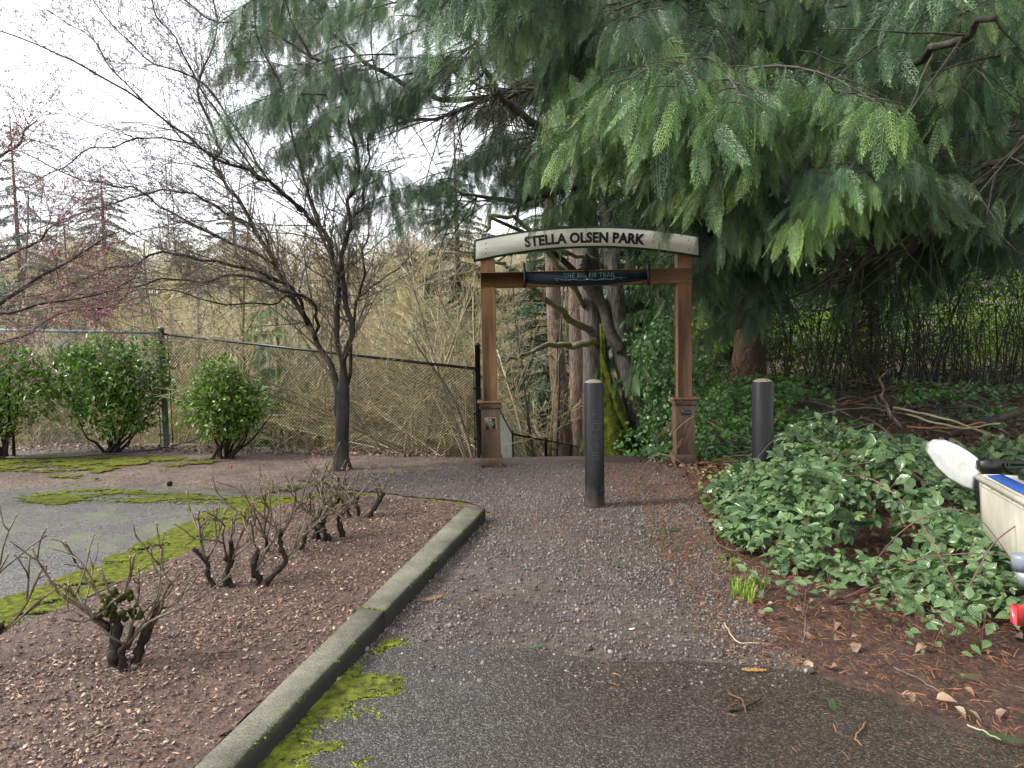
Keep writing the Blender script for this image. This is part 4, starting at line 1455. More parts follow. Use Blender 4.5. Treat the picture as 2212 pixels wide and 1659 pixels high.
p = topY(1180, 60, 30); evergreen(p[0], 30, p[2] - hz(p[0], 30), 3.0, 170, 'dark fir seen through the middle of the gate', 'fir_tree', (.8, .95, .8), seed=38, trunk_r=.3)
p = topY(1420, 100, 26); evergreen(p[0], 26, p[2] - hz(p[0], 26), 3.4, 170, 'dark fir behind the right gate post', 'fir_tree', (.8, .95, .8), seed=39, trunk_r=.3)
p = topY(1420, 470, 15.2); evergreen(p[0], 15.2, p[2] - hz(p[0], 15.2), 1.5, 44, 'green young cedar just left of the right gate post', 'young_cedar', (1.5, 1.7, 1.4), BOUGHS, seed=40, trunk_r=.12, base=.15, sc=.95)
p = topY(1530, 480, 18); evergreen(p[0], 18, p[2] - hz(p[0], 18), 1.9, 40, 'dense cedar behind the trunk of the huge cedar', 'young_cedar', (.95, 1.05, .9), BOUGHS, seed=41, trunk_r=.14)
for i, (px, Y, top) in enumerate(((1650, 30, 80), (1850, 27, 60), (2060, 31, 60), (2300, 27, 90), (760, 58, 520), (880, 52, 500))):
    p = topY(px, top, Y)
    evergreen(p[0], Y, p[2] - hz(p[0], Y), 3.6 if i < 4 else 2.4, 64, ('dark fir far behind the hedge, above the black bollard in the brambles', 'dark fir far behind the hedge, above the bright hanging sprays', 'dark fir far behind the hedge, above the catamaran', 'dark fir far behind the hedge at the right edge', 'low fir on the far slope just right of the cherry trunk', 'low fir on the far slope left of the gate')[i],
              'fir_tree', (.8, .95, .85), seed=50 + i, trunk_r=.3)


# ------------------------------------------------------------------ big trunks behind the gate
def bigtrunk(name, pts, r, mat, label, seed, ridge=.1, moss=None, n=48):
    P = np.array([at(*q) for q in pts])
    base = P[0]; zb = hz(base[0], base[1]) - .15
    t = empty(name, (base[0], base[1], zb), label, 'tree')
    P = np.vstack([[base[0], base[1], zb], P]); r = [r[0] * 1.25] + list(r)
    trunk_mesh(P - np.array(t.location), r, seed, n, ridge, 70).obj('trunk', MT[mat], t, True)
    return t


t_big = bigtrunk('maple_tree', [(1292, 930, 15.5), (1290, 800, 15.5), (1278, 650, 15.5), (1265, 520, 15.5), (1250, 300, 15.6), (1240, -50, 15.8)], [.31, .29, .27, .25, .2, .14], 'grey_bark', 'thick grey ridged trunk behind the middle of the gate', 61)
t_lean = bigtrunk('maple_tree', [(1385, 915, 15.0), (1352, 800, 15.1), (1335, 700, 15.2), (1328, 600, 15.3), (1315, 520, 15.4), (1300, 300, 15.5), (1290, 0, 15.7)], [.24, .22, .19, .19, .18, .14, .09], 'grey_bark', 'dark leaning trunk right of the thick grey trunk', 62)
trunk_mesh(np.array([at(1345, 760, 15.0), at(1318, 720, 15.1), at(1305, 660, 15.2), at(1262, 610, 15.2), at(1215, 560, 15.0), at(1150, 510, 14.6), at(1060, 470, 14)]) - np.array(t_lean.location), [.13, .14, .12, .09, .06, .045, .03], 63, 24, .1, 40).obj('limb', MT['limb_bark'], t_lean, True)
t_f1 = bigtrunk('fir_tree', [(1218, 950, 19), (1205, 800, 19), (1196, 650, 19), (1190, 500, 19), (1185, 100, 19)], [.25, .23, .2, .18, .1], 'fir_bark', 'reddish brown fir trunk left of the thick grey trunk', 64, .09)
t_f2 = bigtrunk('fir_tree', [(1247, 950, 22), (1246, 800, 22), (1243, 650, 22), (1240, 100, 22)], [.24, .23, .21, .12], 'fir_bark', 'brown fir trunk half hidden behind the thick grey trunk', 65, .09)
# mossy foot of the maple
mp = at(1330, 960, 14.6)
tm_ = empty('mossy_stump', (mp[0], 14.6, hz(mp[0], 14.6) - .1), 'bright moss covered stump foot right of the middle bollard', 'stump')
trunk_mesh(np.array([at(1335, 1030, 14.6), at(1325, 950, 14.6), at(1312, 880, 14.8), at(1306, 820, 15), at(1300, 700, 15.2)]) - np.array(tm_.location), [.42, .34, .17, .10, .05], 66, 30, .25, 40).obj('stump', MT['moss_bark'], tm_, True)
trunk_mesh(np.array([at(1358, 950, 14.5), at(1335, 880, 14.7), at(1315, 820, 14.9), at(1300, 770, 15)]) - np.array(tm_.location), [.10, .09, .07, .05], 67, 20, .25, 24).obj('root', MT['moss_bark'], tm_, True)
for (pts, a, b) in (([(1292, 742, 15.2), (1230, 744, 15), (1180, 750, 14.6), (1130, 765, 14.2), (1092, 784, 14)], .08, .025),
                    ([(1278, 715, 15.3), (1240, 690, 15), (1200, 662, 14.8), (1150, 622, 14.5), (1100, 582, 14.2), (1050, 555, 14), (960, 530, 13.6)], .085, .02),
                    ([(1262, 660, 15.3), (1225, 600, 15), (1190, 560, 14.8), (1130, 480, 14.5), (1075, 465, 14.2), (1050, 500, 14)], .07, .03),
                    ([(1290, 560, 15.2), (1210, 540, 14.9), (1120, 545, 14.6), (1000, 590, 14.2), (900, 625, 14)], .05, .012),
                    ([(1250, 300, 15.6), (1180, 240, 15.2), (1080, 200, 15), (960, 150, 14.8)], .07, .02)):
    limb(t_big, [at(*q) for q in pts], a, b, 'twig_moss', 30, 8, int(a * 1000), wob=.05)


# ------------------------------------------------------------------ bare branching
def grow(out, p, d, L, r, lvl, rng, up=.12, spread=.75, kids=(5, 5, 4), shrink=.5, droop=0., buds=None, seg=7, wig=.10, minr=.0018):
    k = seg if lvl > 0 else 4
    P = [np.array(p, float)]; d = unit(d)
    for i in range(k - 1):
        d = unit(d + rng.normal(0, wig, 3) + np.array([0, 0, up - droop * i / k]))
        P.append(P[-1] + d * L / (k - 1))
    P = np.array(P)
    rr_ = np.maximum(np.linspace(r, r * .35, k), minr)
    out.append((P, rr_, lvl))
    if buds is not None and lvl <= 1:
        for _ in range(2 + (lvl == 0)):
            t = rng.uniform(.3, 1); i = min(int(t * (k - 1)), k - 2)
            buds.append(P[i] + (P[i + 1] - P[i]) * rng.random())
    if lvl <= 0: return
    n = kids[lvl - 1]
    for j in range(n):
        t = .18 + .8 * (j + rng.random() * .8) / n
        i = min(int(t * (k - 1)), k - 2)
        q = P[i] + (P[i + 1] - P[i]) * (t * (k - 1) - i)
        tg = unit(P[min(i + 1, k - 1)] - P[i])
        nd_ = unit(tg + rng.normal(0, spread, 3))
        grow(out, q, nd_, L * shrink * rng.uniform(.6, 1.15) * (1 - .35 * t), max(r * (1 - .6 * t) * .5, minr), lvl - 1, rng, up, spread, kids, shrink, droop, buds, seg, wig, minr)


def tubes(out, off, sides=(3, 3, 4, 5)):
    g = G()
    for P, r, l in out: g.tube(P - off, r, sides[min(max(l, 0), 3)], cap=False)
    return g


def bud_obj(name, pts, parent, mat, size, rng, kind='stuff'):
    pts = np.array(pts)
    v = np.array([[0, 0, .6], [.35, 0, 0], [-.17, .3, 0], [-.17, -.3, 0], [0, 0, -.6]])
    f = np.array([[0, 1, 2], [0, 2, 3], [0, 3, 1], [4, 2, 1], [4, 3, 2], [4, 1, 3]])
    D = rng.normal(0, 1, (len(pts), 3)); R = frames(D, rng.normal(0, 1, (len(pts), 3)))
    V, F = bake(v, f, pts - np.array(parent.location), R, size * rng.uniform(.6, 1.4, len(pts)))
    o = ob(name, mesh_from(name, V, [F], MT[mat]), parent); o['kind'] = kind
    return o


rt = np.random.default_rng(77)
TB = gd(738, 1012)
TB = np.array([TB[0], TB[1], 0.])
cherry = empty('cherry_tree', (TB[0], TB[1], 0), 'bare multi-stemmed cherry tree with dark wet bark in front of the fence', 'tree')
YT = TB[1]
def A(px, py, dy=0.): return at(px, py, YT + dy)
g = trunk_mesh(np.array([A(738, 1016), A(738, 985), A(739, 940), A(741, 885), A(742, 840), A(741, 795)]) - TB, [.14, .088, .082, .078, .072, .035], 5, 30, .07, 36)
g.obj('trunk', MT['bark'], cherry, True)
guides = [
    ([A(735, 905), A(739, 850), A(736, 790), A(729, 700), A(726, 620), A(721, 560), A(712, 522), A(690, 492), A(656, 461, -.1), A(600, 405, -.3), A(563, 385, -.4), A(508, 360, -.5), A(423, 309, -.7), A(368, 267, -.8), A(254, 178, -1), A(148, 127, -1.1), A(-20, 60, -1.3)], .06, .010),
    ([A(746, 905), A(745, 850), A(749, 795), A(754, 700), A(744, 630), A(738, 575), A(742, 530), A(757, 480, .1), A(748, 430, .2), A(775, 381, .3), A(760, 300, .3), A(735, 200, .2), A(700, 130, .2), A(677, 127, .2), A(640, 60, .1), A(600, -60, 0)], .06, .014),
    ([A(731, 900, .02), A(731, 850, .03), A(712, 785, .2), A(662, 694, .5), A(625, 630, .6), A(592, 567, .7), A(555, 500, .7), A(520, 436, .7), A(480, 385, .6), A(465, 347, .6), A(470, 313, .6), A(440, 237, .5), A(427, 186, .5), A(440, 148, .5), A(470, 60, .5), A(450, -60, .5)], .062, .012),
    ([A(684, 738, .36), A(682, 690, .1), A(670, 655, -.2), A(614, 626, -.5), A(529, 597, -.7), A(465, 600, -.8), A(380, 606, -.9), A(296, 614, -1), A(150, 640, -1.1), A(20, 655, -1.2)], .035, .006),
    ([A(664, 700, .48), A(648, 655, .2), A(618, 609, -.1), A(542, 584, -.4), A(465, 563, -.6), A(400, 556, -.7), A(351, 541, -.8), A(305, 567, -.9), A(233, 580, -1), A(178, 605, -1.1), A(60, 640, -1.3)], .04, .007),
    ([A(597, 575, .68), A(520, 530, .2), A(444, 495, .1), A(372, 457, 0), A(305, 412, -.2), A(240, 400, -.3), A(180, 385, -.4), A(60, 330, -.5), A(-40, 300, -.6)], .03, .006),
    ([A(551, 494, .7), A(470, 450, 0), A(420, 420, -.1), A(330, 420, -.3), A(200, 455, -.5), A(70, 500, -.7), A(-50, 530, -.8)], .026, .005),
    ([A(652, 457, -.1), A(625, 425, .0), A(580, 380, .1), A(520, 290, .1), A(440, 180, 0), A(330, 130, -.1), A(250, 60, -.2), A(170, -40, -.2)], .03, .007),
    ([A(758, 480, .2), A(782, 440, .3), A(790, 380, .5), A(800, 300, .6), A(812, 200, .7), A(800, 60, .8), A(810, -60, .8)], .03, .01),
    ([A(752, 830, .05), A(764, 700, .2), A(775, 640, .3), A(790, 590, .3), A(785, 540, .4), A(800, 470, .5), A(815, 400, .6)], .035, .008),
    ([A(690, 492, 0), A(672, 420, .1), A(640, 330, .2), A(610, 200, .2), A(560, 80, .2), A(540, -50, .2)], .03, .01),
    ([A(677, 127, .2), A(571, 59, .1), A(470, 45, 0), A(423, 25, 0), A(360, -30, -.1)], .022, .008),
    ([A(560, 385, -.4), A(470, 250, -.5), A(400, 120, -.6), A(330, 20, -.7), A(300, -60, -.7)], .02, .007),
    ([A(495, 350, -.52), A(380, 290, -.5), A(250, 160, -.7), A(200, 90, -.8), A(100, 20, -.9)], .018, .006),
    ([A(640, 640, -.4), A(560, 660, -.8), A(450, 650, -1.1), A(330, 625, -1.3), A(260, 650, -1.5)], .018, .005),
    ([A(590, 563, .7), A(560, 500, .4), A(500, 470, -.2), A(430, 480, -.4), A(310, 500, -.6), A(180, 545, -.8)], .018, .005),
    ([A(770, 640, .3), A(830, 600, .2), A(880, 560, .1), A(930, 500, .1)], .014, .004),
    ([A(420, 310, -.7), A(300, 300, -.8), A(180, 330, -.9), A(60, 400, -1), A(-30, 420, -1)], .016, .005),
]
# red suckers rising straight up
suck = [([A(722, 930, -.1), A(705, 900, -.1), A(703, 850, -.12), A(697, 760, -.12), A(695, 560, -.1)], .008, .004),
        ([A(726, 925, -.1), A(712, 880, -.15), A(706, 800, -.15), A(708, 640, -.12)], .007, .003),
        ([A(365, 545, -.8), A(362, 450, -.8), A(358, 330, -.8), A(350, 160, -.8)], .005, .003),
        ([A(378, 548, -.8), A(372, 400, -.8), A(368, 250, -.8), A(362, 60, -.8)], .005, .003),
        ([A(528, 360, -.2), A(512, 270, -.2), A(495, 160, -.2), A(470, 20, -.2)], .006, .003),
        ([A(580, 596, -.3), A(582, 500, -.3), A(580, 420, -.3)], .004, .002)]
allout = []; buds = []; budp = []
for gi_, (pts, a, b) in enumerate(guides):
    n = 12 * len(pts) // 4 + 8
    a, b = a * .66, b * .72
    Q = curve3(pts, n, .03, gi_)
    rr_ = np.linspace(a, b, n) * (1 + .06 * rt.normal(0, 1, n))
    gg = G().tube(Q - TB, rr_, 8)
    lo = gg.obj('limb', MT['bark'], cherry, True)
    out = []; bl = []
    ln = np.linalg.norm(np.diff(Q, axis=0), axis=1).sum()
    nk = int(ln / .088)
    for j in range(nk):
        t = .14 + .86 * (j + rt.random()) / nk
        i = min(int(t * (n - 1)), n - 2)
        q = Q[i]; tg = unit(Q[i + 1] - Q[i])
        d = unit(tg * .9 + rt.normal(0, .6, 3) + np.array([-.15, 0, .25]))
        grow(out, q, d, rt.uniform(.45, 1.3), max(rr_[i] * .36, .0024), 2, rt, .015, .6, (5, 6), .5, .04, bl, 6, .10, .0016)
    tg_ = tubes(out, TB)
    o = tg_.obj('twigs', MT['twig'], lo); o['kind'] = 'stuff'
    buds += bl
for pts, a, b in suck:
    Q = curve3(pts, 24, .012, 9)
    G().tube(Q - TB, np.linspace(a, b, 24), 6).obj('sucker', MT['twig_red'], cherry, True)
bd = np.array(buds); sel = rt.random(len(bd)) < .55
bud_obj('buds', bd[sel], cherry, 'bud_dark', .014, rt)
pinkm = (~sel) & (bd[:, 2] < 3.6)
bud_obj('pink_buds', bd[pinkm][::2], cherry, 'bud', .012, rt)

# redbud whose pink budded twigs come in from the left
RB = np.array([-6.3, 6.9, 0.]); RB[2] = hz(*RB[:2])
redbud = empty('redbud_tree', tuple(RB), 'bare tree with pink buds reaching in from the left edge', 'tree')
trunk_mesh(np.array([[0, 0, 0], [.05, 0, .6], [.1, 0, 1.3], [.15, .1, 2.0], [.2, .1, 3.4], [.1, .1, 5.2]]), [.14, .10, .09, .07, .045, .02], 8, 20, .06, 24).obj('trunk', MT['bark'], redbud, True)
bl = []
for k_, (pts, a, b) in enumerate([
    ([(-330, 800, 6.9), (-150, 720, 7.0), (0, 655, 7.1), (90, 600, 7.2), (160, 560, 7.3), (260, 500, 7.4)], .03, .006),
    ([(-330, 700, 6.9), (-150, 600, 7.0), (0, 560, 7.1), (80, 520, 7.1), (130, 470, 7.2)], .028, .006),
    ([(-330, 820, 6.9), (-120, 780, 7.2), (40, 730, 7.3), (120, 690, 7.4), (240, 660, 7.5)], .025, .006),
    ([(-330, 560, 6.9), (-100, 420, 7.2), (20, 330, 7.4), (80, 260, 7.5)], .025, .006),
    ([(-330, 760, 6.9), (-100, 690, 6.6), (60, 660, 6.5), (180, 640, 6.5), (300, 600, 6.6)], .022, .005)]):
    Q = curve3([at(*q) for q in pts], 22, .03, k_)
    lo = G().tube(Q - RB, np.linspace(a, b, 22), 7).obj('limb', MT['bark'], redbud, True)
    out = []
    for j in range(24):
        i = rt.integers(5, 21); tg = unit(Q[i + 1] - Q[i])
        grow(out, Q[i], unit(tg + rt.normal(0, .6, 3)), rt.uniform(.35, .8), .005, 2, rt, .0, .6, (4, 5), .5, .06, bl, 5, .12, .0015)
    o = tubes(out, RB).obj('twigs', MT['twig_red'], lo); o['kind'] = 'stuff'
bl = np.array(bl)
bud_obj('pink_buds', bl, redbud, 'bud', .016, rt)

# pale lichen covered maples in the ravine, left of and behind the gate
def vine_maple(px, py, Y, label, n, seed, lean=(-1, .2), L=(2.5, 4.5), mat='twig_pale', r=.027, kids=(5, 7, 8)):
    b = at(px, py, Y); b[2] = hz(b[0], b[1])
    t = empty('vine_maple', tuple(b), label, 'tree')
    rg = np.random.default_rng(seed)
    for i in range(n):
        az = rg.normal(0, .7)
        d = unit([lean[0] * rg.uniform(.1, 1.4) + rg.normal(0, .25), rg.normal(0, .45), rg.uniform(.45, 1.3)])
        out = []
        grow(out, b + rg.normal(0, .08, 3) * [1, 1, 0], d, rg.uniform(*L), r * rg.uniform(.6, 1.3), 3, rg, .015, .45, kids, .5, .1, None, 10, .07, .0028)
        st = G().tube(out[0][0] - b, out[0][1], 7).obj('stem', MT['pale_bark' if i % 3 == 0 else mat], t, True)
        o = tubes(out[1:], b, (3, 3, 4, 5)).obj('twigs', MT[mat], st); o['kind'] = 'stuff'
    return t


vine_maple(1165, 990, 15, 'clump of pale leaning stems right behind the left gate post', 8, 101, (-.7, 0), (4.6, 6.5))
vine_maple(1235, 1000, 17, 'pale arching maple in front of the fir trunks', 6, 102, (-1.2, 0), (5, 7.5))
vine_maple(1050, 1000, 13, 'lichen covered arching maple behind the black fence, nearest the gate', 9, 103, (-1.0, 0), (3.8, 5.6))
vine_maple(900, 1000, 14.5, 'lichen covered maple behind the black fence, midway to the cherry trunk', 8, 104, (.0, 0), (4.2, 6.2))
vine_maple(620, 1000, 16, 'pale bare maple behind the fence left of the cherry trunk', 7, 105, (.3, 0), (4.2, 6.2))
vine_maple(300, 1000, 15, 'pale bare maple behind the fence post at the left', 6, 106, (.3, 0), (3.8, 5.4))

# bare thickets on the far slope, one uncountable mass
def bush_shape(seed, h=3.2, n=9, mat='twig_pale'):
    rg = np.random.default_rng(seed); out = []
    for i in range(n):
        d = unit([rg.normal(0, .35), rg.normal(0, .35), 1])
        grow(out, rg.normal(0, .3, 3) * [1, 1, 0], d, h * rg.uniform(.6, 1.05), .016, 2, rg, .0, .8, (7, 9), .32, .03, None, 6, .16, .0055)
    g = tubes(out, np.zeros(3), (3, 3, 3, 4))
    return g.mesh('thicket_shape', MT[mat])


TH = [bush_shape(s) for s in range(4)] + [bush_shape(30 + s, 4.5, 4) for s in range(2)] + [bush_shape(40, 3.0, 4, 'twig_moss')]
TH2 = [bush_shape(10 + s, mat='twig_moss') for s in range(2)] + [bush_shape(20 + s, mat='twig') for s in range(1)]
rg = np.random.default_rng(7)
pos = []
while len(pos) < 1250:
    y = 13.5 + 62 * rg.random() ** 1.25
    x = rg.uniform(-.95, .32) * y * 1.05
    if x > -.035 * y and y < 27: continue
    if y < 22 and rg.random() < .62: continue
    pos.append([x, y])
pos = np.array(pos)
z = H(pos[:, 0], pos[:, 1])
sc = rg.uniform(.55, 1.15, len(pos)) * (1 + pos[:, 1] / 80)
o = euler_scatter('thicket', TH, np.stack([pos[:, 0], pos[:, 1], z - .1], -1), np.stack([rg.normal(0, .12, len(pos)), rg.normal(0, .12, len(pos)), rg.uniform(0, 6.28, len(pos))], -1), sc)
tag(o, 'pale tan mass of bare thicket covering the ravine and far hillside')
pos = np.stack([rg.uniform(-.9, .25, 260) * 30, rg.uniform(14, 40, 260)], -1)
pos = pos[~((pos[:, 0] > -.03 * pos[:, 1]) & (pos[:, 1] < 27))]
z = H(pos[:, 0], pos[:, 1])
o = euler_scatter('mossy_thicket', TH2, np.stack([pos[:, 0], pos[:, 1], z - .1], -1), np.stack([rg.normal(0, .15, len(pos)), rg.normal(0, .15, len(pos)), rg.uniform(0, 6.28, len(pos))], -1), rg.uniform(.6, 1.3, len(pos)))
tag(o, 'darker mossy bare thicket in the ravine behind the fence')
def sapling_shape(seed, mat):
    rg_ = np.random.default_rng(seed); out = []
    grow(out, np.zeros(3), np.array([rg_.normal(0, .08), 0, 1]), 7.5, .06, 2, rg_, .05, .55, (5, 16), .22, 0, None, 12, .05, .009)
    return tubes(out, np.zeros(3), (3, 3, 5, 5)).mesh('sapling_shape', MT[mat])
SPL = [sapling_shape(s, m_) for s, m_ in ((1, 'twig'), (2, 'twig_pale'), (3, 'pale_bark'), (4, 'twig_moss'))]
pos = np.stack([rg.uniform(-.85, .12, 260), rg.uniform(15, 60, 260)], -1); pos[:, 0] *= pos[:, 1]
z = H(pos[:, 0], pos[:, 1])
o = euler_scatter('saplings', SPL, np.stack([pos[:, 0], pos[:, 1], z - .1], -1), np.stack([rg.normal(0, .06, len(pos)), rg.normal(0, .06, len(pos)), rg.uniform(0, 6.28, len(pos))], -1), rg.uniform(.45, .95, len(pos)))
tag(o, 'thin upright saplings scattered through the far thicket')

# ------------------------------------------------------------------ leafy shrubs
LV = {k: leaf_arrays(1, w_, f_, c_) for k, (w_, f_, c_) in dict(camellia=(.46, .16, .12), bramble=(.66, .14, .18), ivy=(.85, .1, .12), laurel=(.36, .15, .2)).items()}


def blade(me, v, n):
    at_ = me.attributes.new('blade', 'FLOAT_VECTOR', 'POINT')
    at_.data.foreach_set('vector', np.tile(v, (n, 1)).astype(np.float32).ravel())


def leaves(parent, kind, pos, D, U, S, mat, nparts=300, name='leaf', stuffname='leaves', key=None):
    """the largest leaves as parts, the rest as one stuff part. pos in world"""
    v, f = LV[kind]
    off = np.array(parent.location) if parent is not None else np.zeros(3)
    pos = np.asarray(pos) - off; S = np.asarray(S)
    R = frames(np.asarray(D, float), np.asarray(U, float))
    if nparts:
        o_ = np.argsort(-(key if key is not None else S))
        top, rest = o_[:nparts], o_[nparts:]
        me = mesh_from(name, v, [f], MT[mat], True)
        if kind == 'bramble': blade(me, v, 1)
        for i in top:
            o = bpy.data.objects.new(name, me)
            m = Matrix([list(R[i][r] * S[i]) + [pos[i][r]] for r in range(3)] + [[0, 0, 0, 1]])
            link(o, parent); o.matrix_basis = m
    else: rest = np.arange(len(pos))
    V, F = bake(v, f, pos[rest], R[rest], S[rest])
    me = mesh_from(stuffname, V, [F], MT[mat], True)
    if kind == 'bramble': blade(me, v, len(rest))
    o = ob(stuffname, me, parent); o['kind'] = 'stuff'
    return o


def camellia(px, py, h, lobes, n, label, seed, leaf=.075, group='camellia shrubs along the fence', lowcut=.12):
    b = gd(px, py); b[2] = hz(b[0], b[1])
    t = empty('camellia_shrub', tuple(b), label, 'shrub', group)
    rg = np.random.default_rng(seed)
    L = np.array(lobes, float)     # x, y, z, rx, rz
    pos = []; nrm = []
    while len(pos) < n:
        l = L[rg.choice(len(L), p=(L[:, 3] ** 2 * L[:, 4]) / (L[:, 3] ** 2 * L[:, 4]).sum())]
        d = unit(rg.normal(0, 1, 3)); rr_ = rg.uniform(.45, 1.08) ** .5 * (1.0 + (.28 * rg.random() if rg.random() < .12 else 0))
        lump = .62 + .78 * vnoise(np.array([d[0] * 3 + l[0] * 5 + 20]), np.array([d[2] * 3 + d[1] * 2 + 20]), seed)[0]
        p = np.array([l[0] + d[0] * l[3] * rr_ * lump, l[1] + d[1] * l[3] * rr_ * lump, l[2] + d[2] * l[4] * rr_ * lump])
        if p[2] < lowcut + .14 * abs(p[0]): continue
        pos.append(p); nrm.append(d)
    pos = np.array(pos); nrm = np.array(nrm)
    # leaves held in small whorls
    cl = rg.integers(0, len(pos), len(pos)); 
    m = rg.random(len(pos)) < .6
    pos[m] = pos[cl[m]] + rg.normal(0, .03, (m.sum(), 3))
    D = nrm + rg.normal(0, .7, pos.shape) + [0, 0, .1]
    U = nrm * .5 + rg.normal(0, .35, pos.shape) + [0, 0, .9]
    S = leaf * rg.uniform(.6, 1.25, len(pos))
    front = -(pos[:, 1]) + .4 * nrm[:, 2] + rg.normal(0, .1, len(pos))
    leaves(t, 'camellia', pos + b, D, U, S, 'camellia', 300, key=front)
    for i in range(11):
        l = L[rg.integers(len(L))]
        e = np.array([l[0], l[1], l[2]]) + rg.normal(0, .5, 3) * [l[3], l[3], l[4]]
        s = rg.normal(0, .07, 3) * [1, 1, 0]
        m_ = (s + e) / 2 + np.array([0, 0, -.1]) + rg.normal(0, .04, 3)
        G().tube(curve3([s - [0, 0, .05], s + (m_ - s) * .5 + rg.normal(0, .02, 3), m_, e], 14), np.linspace(.026, .006, 14), 7).obj('stem', MT['stump'], t, True)
    # dark twiggy inside
    out = []
    for i in range(60):
        l = L[rg.integers(len(L))]
        grow(out, np.array([0, 0, .3]) + (l[:3] - [0, 0, .3]) * rg.uniform(.3, .8) , rg.normal(0, 1, 3) + [0, 0, .5], .4, .006, 1, rg, 0, .6, (4,), .5)
    o = tubes(out, np.zeros(3)).obj('twigs', MT['stump'], t); o['kind'] = 'stuff'
    return t


camellia(245, 976, 1.8, [(-.15, 0, 1.2, .62, .52), (.45, 0, 1.15, .5, .5), (-.55, .05, 1.25, .5, .45), (.05, -.1, .7, .52, .42), (.0, -.05, 1.45, .5, .3), (.35, -.1, .65, .42, .35), (.72, 0, 1.3, .25, .3)], 6800, 'wide glossy camellia shrub just left of the fence post', 71, .085)
camellia(10, 990, 1.6, [(-.1, 0, 1.15, .6, .5), (.25, 0, 1.0, .5, .5), (-.5, 0, 1.2, .5, .45), (.1, 0, 1.45, .4, .25), (-.1, 0, .55, .35, .35)], 4600, 'camellia shrub at the left edge of the picture', 72, .08)
camellia(490, 987, 1.45, [(0, 0, .82, .45, .42), (-.08, 0, 1.12, .32, .3), (.3, 0, .75, .38, .30), (-.32, 0, .72, .34, .3), (.05, 0, .5, .4, .28), (0, 0, 1.3, .2, .16)], 4600, 'smaller rounded camellia shrub right of the fence post', 73, .075, lowcut=.2)

# ------------------------------------------------------------------ pruned roses
def rose(px, py, h, stumps, label, seed, spread=.3, leaves_=False, moss=False):
    b = gd(px, py, .055); b[2] = .05
    t = empty('rose_bush', tuple(b), label, 'rose bush', 'pruned roses in the mulch bed')
    rg = np.random.default_rng(seed)
    tips = []; cut = []
    for (sx, sy, sr, sl, lx) in stumps:
        sr = sr * .62
        base = np.array([sx, sy, -.03])
        top = base + np.array([lx, rg.normal(0, .04), sl])
        Q = curve3([base, base + (top - base) * .35 + rg.normal(0, .022, 3), base + (top - base) * .7 + rg.normal(0, .028, 3), top], 16)
        wb = 1 + .8 * (rg.random((16, 11)) - .5)
        st = G().tube(Q, np.linspace(sr * 1.2, sr * .75, 16) * rg.uniform(.75, 1.4, 16), 11, wob=wb).obj('stump', MT['stump'], t, True)
        nc = rg.integers(3, 6)
        for c in range(nc):
            az = rg.uniform(0, 6.28)
            i = rg.integers(8, 16); p = Q[i]
            d = unit([math.cos(az) * spread * 2.2 + lx, math.sin(az) * spread * 1.8, rg.uniform(.5, 1.1)])
            stack = [(p, d, rg.uniform(.45, .9) * (h - sl) , rg.uniform(.005, .0085), 0)]
            gc = G()
            while stack:
                p, d, L, r, lv = stack.pop()
                k = 4
                P = [p]
                for q in range(k):
                    d = unit(d + rg.normal(0, .13, 3) + [0, 0, .06]); P.append(P[-1] + d * L / k)
                gc.tube(P, np.linspace(r, r * .8, k + 1) * rg.uniform(.85, 1.3, k + 1), 5)
                # thorns
                if lv < 2 and rg.random() < .95:
                    for q in range(rg.integers(1, 4) if lv else 2):
                        nd_ = unit(d + rg.normal(0, .55, 3) + [0, 0, .15])
                        stack.append((P[rg.integers(2, k + 1)], nd_, L * rg.uniform(.35, .8), r * .72, lv + 1))
                else: tips.append(P[-1])
                if lv >= 1 or rg.random() < .5: cut.append((P[-1], d, r * .85))
            gc.obj('cane', MT['rose'], t, True)
    # small buds and a few red young leaves at tips
    gk = G()
    for p, d, r in cut: gk.tube([p - d * .002, p + d * .004], r, 6)
    if cut: gk.obj('cut_ends', MT['cut'], t)['kind'] = 'stuff'
    tips = np.array(tips)
    if len(tips):
        bud_obj('buds', tips + b, t, 'bud', .014, rg)
        if leaves_:
            sel = tips[np.argsort(-tips[:, 2])[:7]]
            for p in sel[:4]:
                for _ in range(2):
                    v, f = LV['camellia']
                    me = mesh_from('red_leaf', v * .03, [f], MT['redleaf'], True)
                    o = ob('leaf', me, t, p + rg.normal(0, .01, 3), tuple(rg.uniform(-1.5, 1.5, 3)))
    if moss:
        for _ in range(34):
            me = ico_shape('moss_tuft', int(rg.integers(999)), MT['moss_bark'], (1, 1, .7), jit=.35)
            ob('moss_tuft', me, t, (rg.normal(0, .05), rg.normal(-.01, .035), rg.uniform(.24, .38)), tuple(rg.uniform(0, 3, 3)), rg.uniform(.018, .05))
    return t


rose(262, 1440, .70, [(-.03, 0, .038, .30, -.03), (.05, .02, .03, .34, .12), (.0, .05, .028, .28, -.10), (.03, -.03, .02, .24, .05)], 'pruned rose with moss on its thick stump, nearest the camera', 81, .36, moss=True)
rose(545, 1268, .70, [(0, 0, .030, .26, .02), (.06, .02, .026, .26, .10), (-.13, .02, .028, .22, -.05), (-.17, .05, .032, .32, .02), (-.22, 0, .02, .30, -.14)], 'pruned rose second from the camera with several dark stumps', 82, .30)
rose(610, 1192, .62, [(0, 0, .024, .2, .02), (.09, .03, .02, .2, .08), (-.07, .0, .02, .2, -.08)], 'pruned rose third from the camera with pale thin canes', 83, .30, leaves_=True)
rose(715, 1165, .62, [(0, 0, .032, .2, -.03), (.06, .02, .028, .22, .03), (-.08, .0, .025, .2, -.06), (-.12, .05, .025, .2, 0)], 'pruned rose fourth from the camera with a cluster of black stumps', 84, .3)
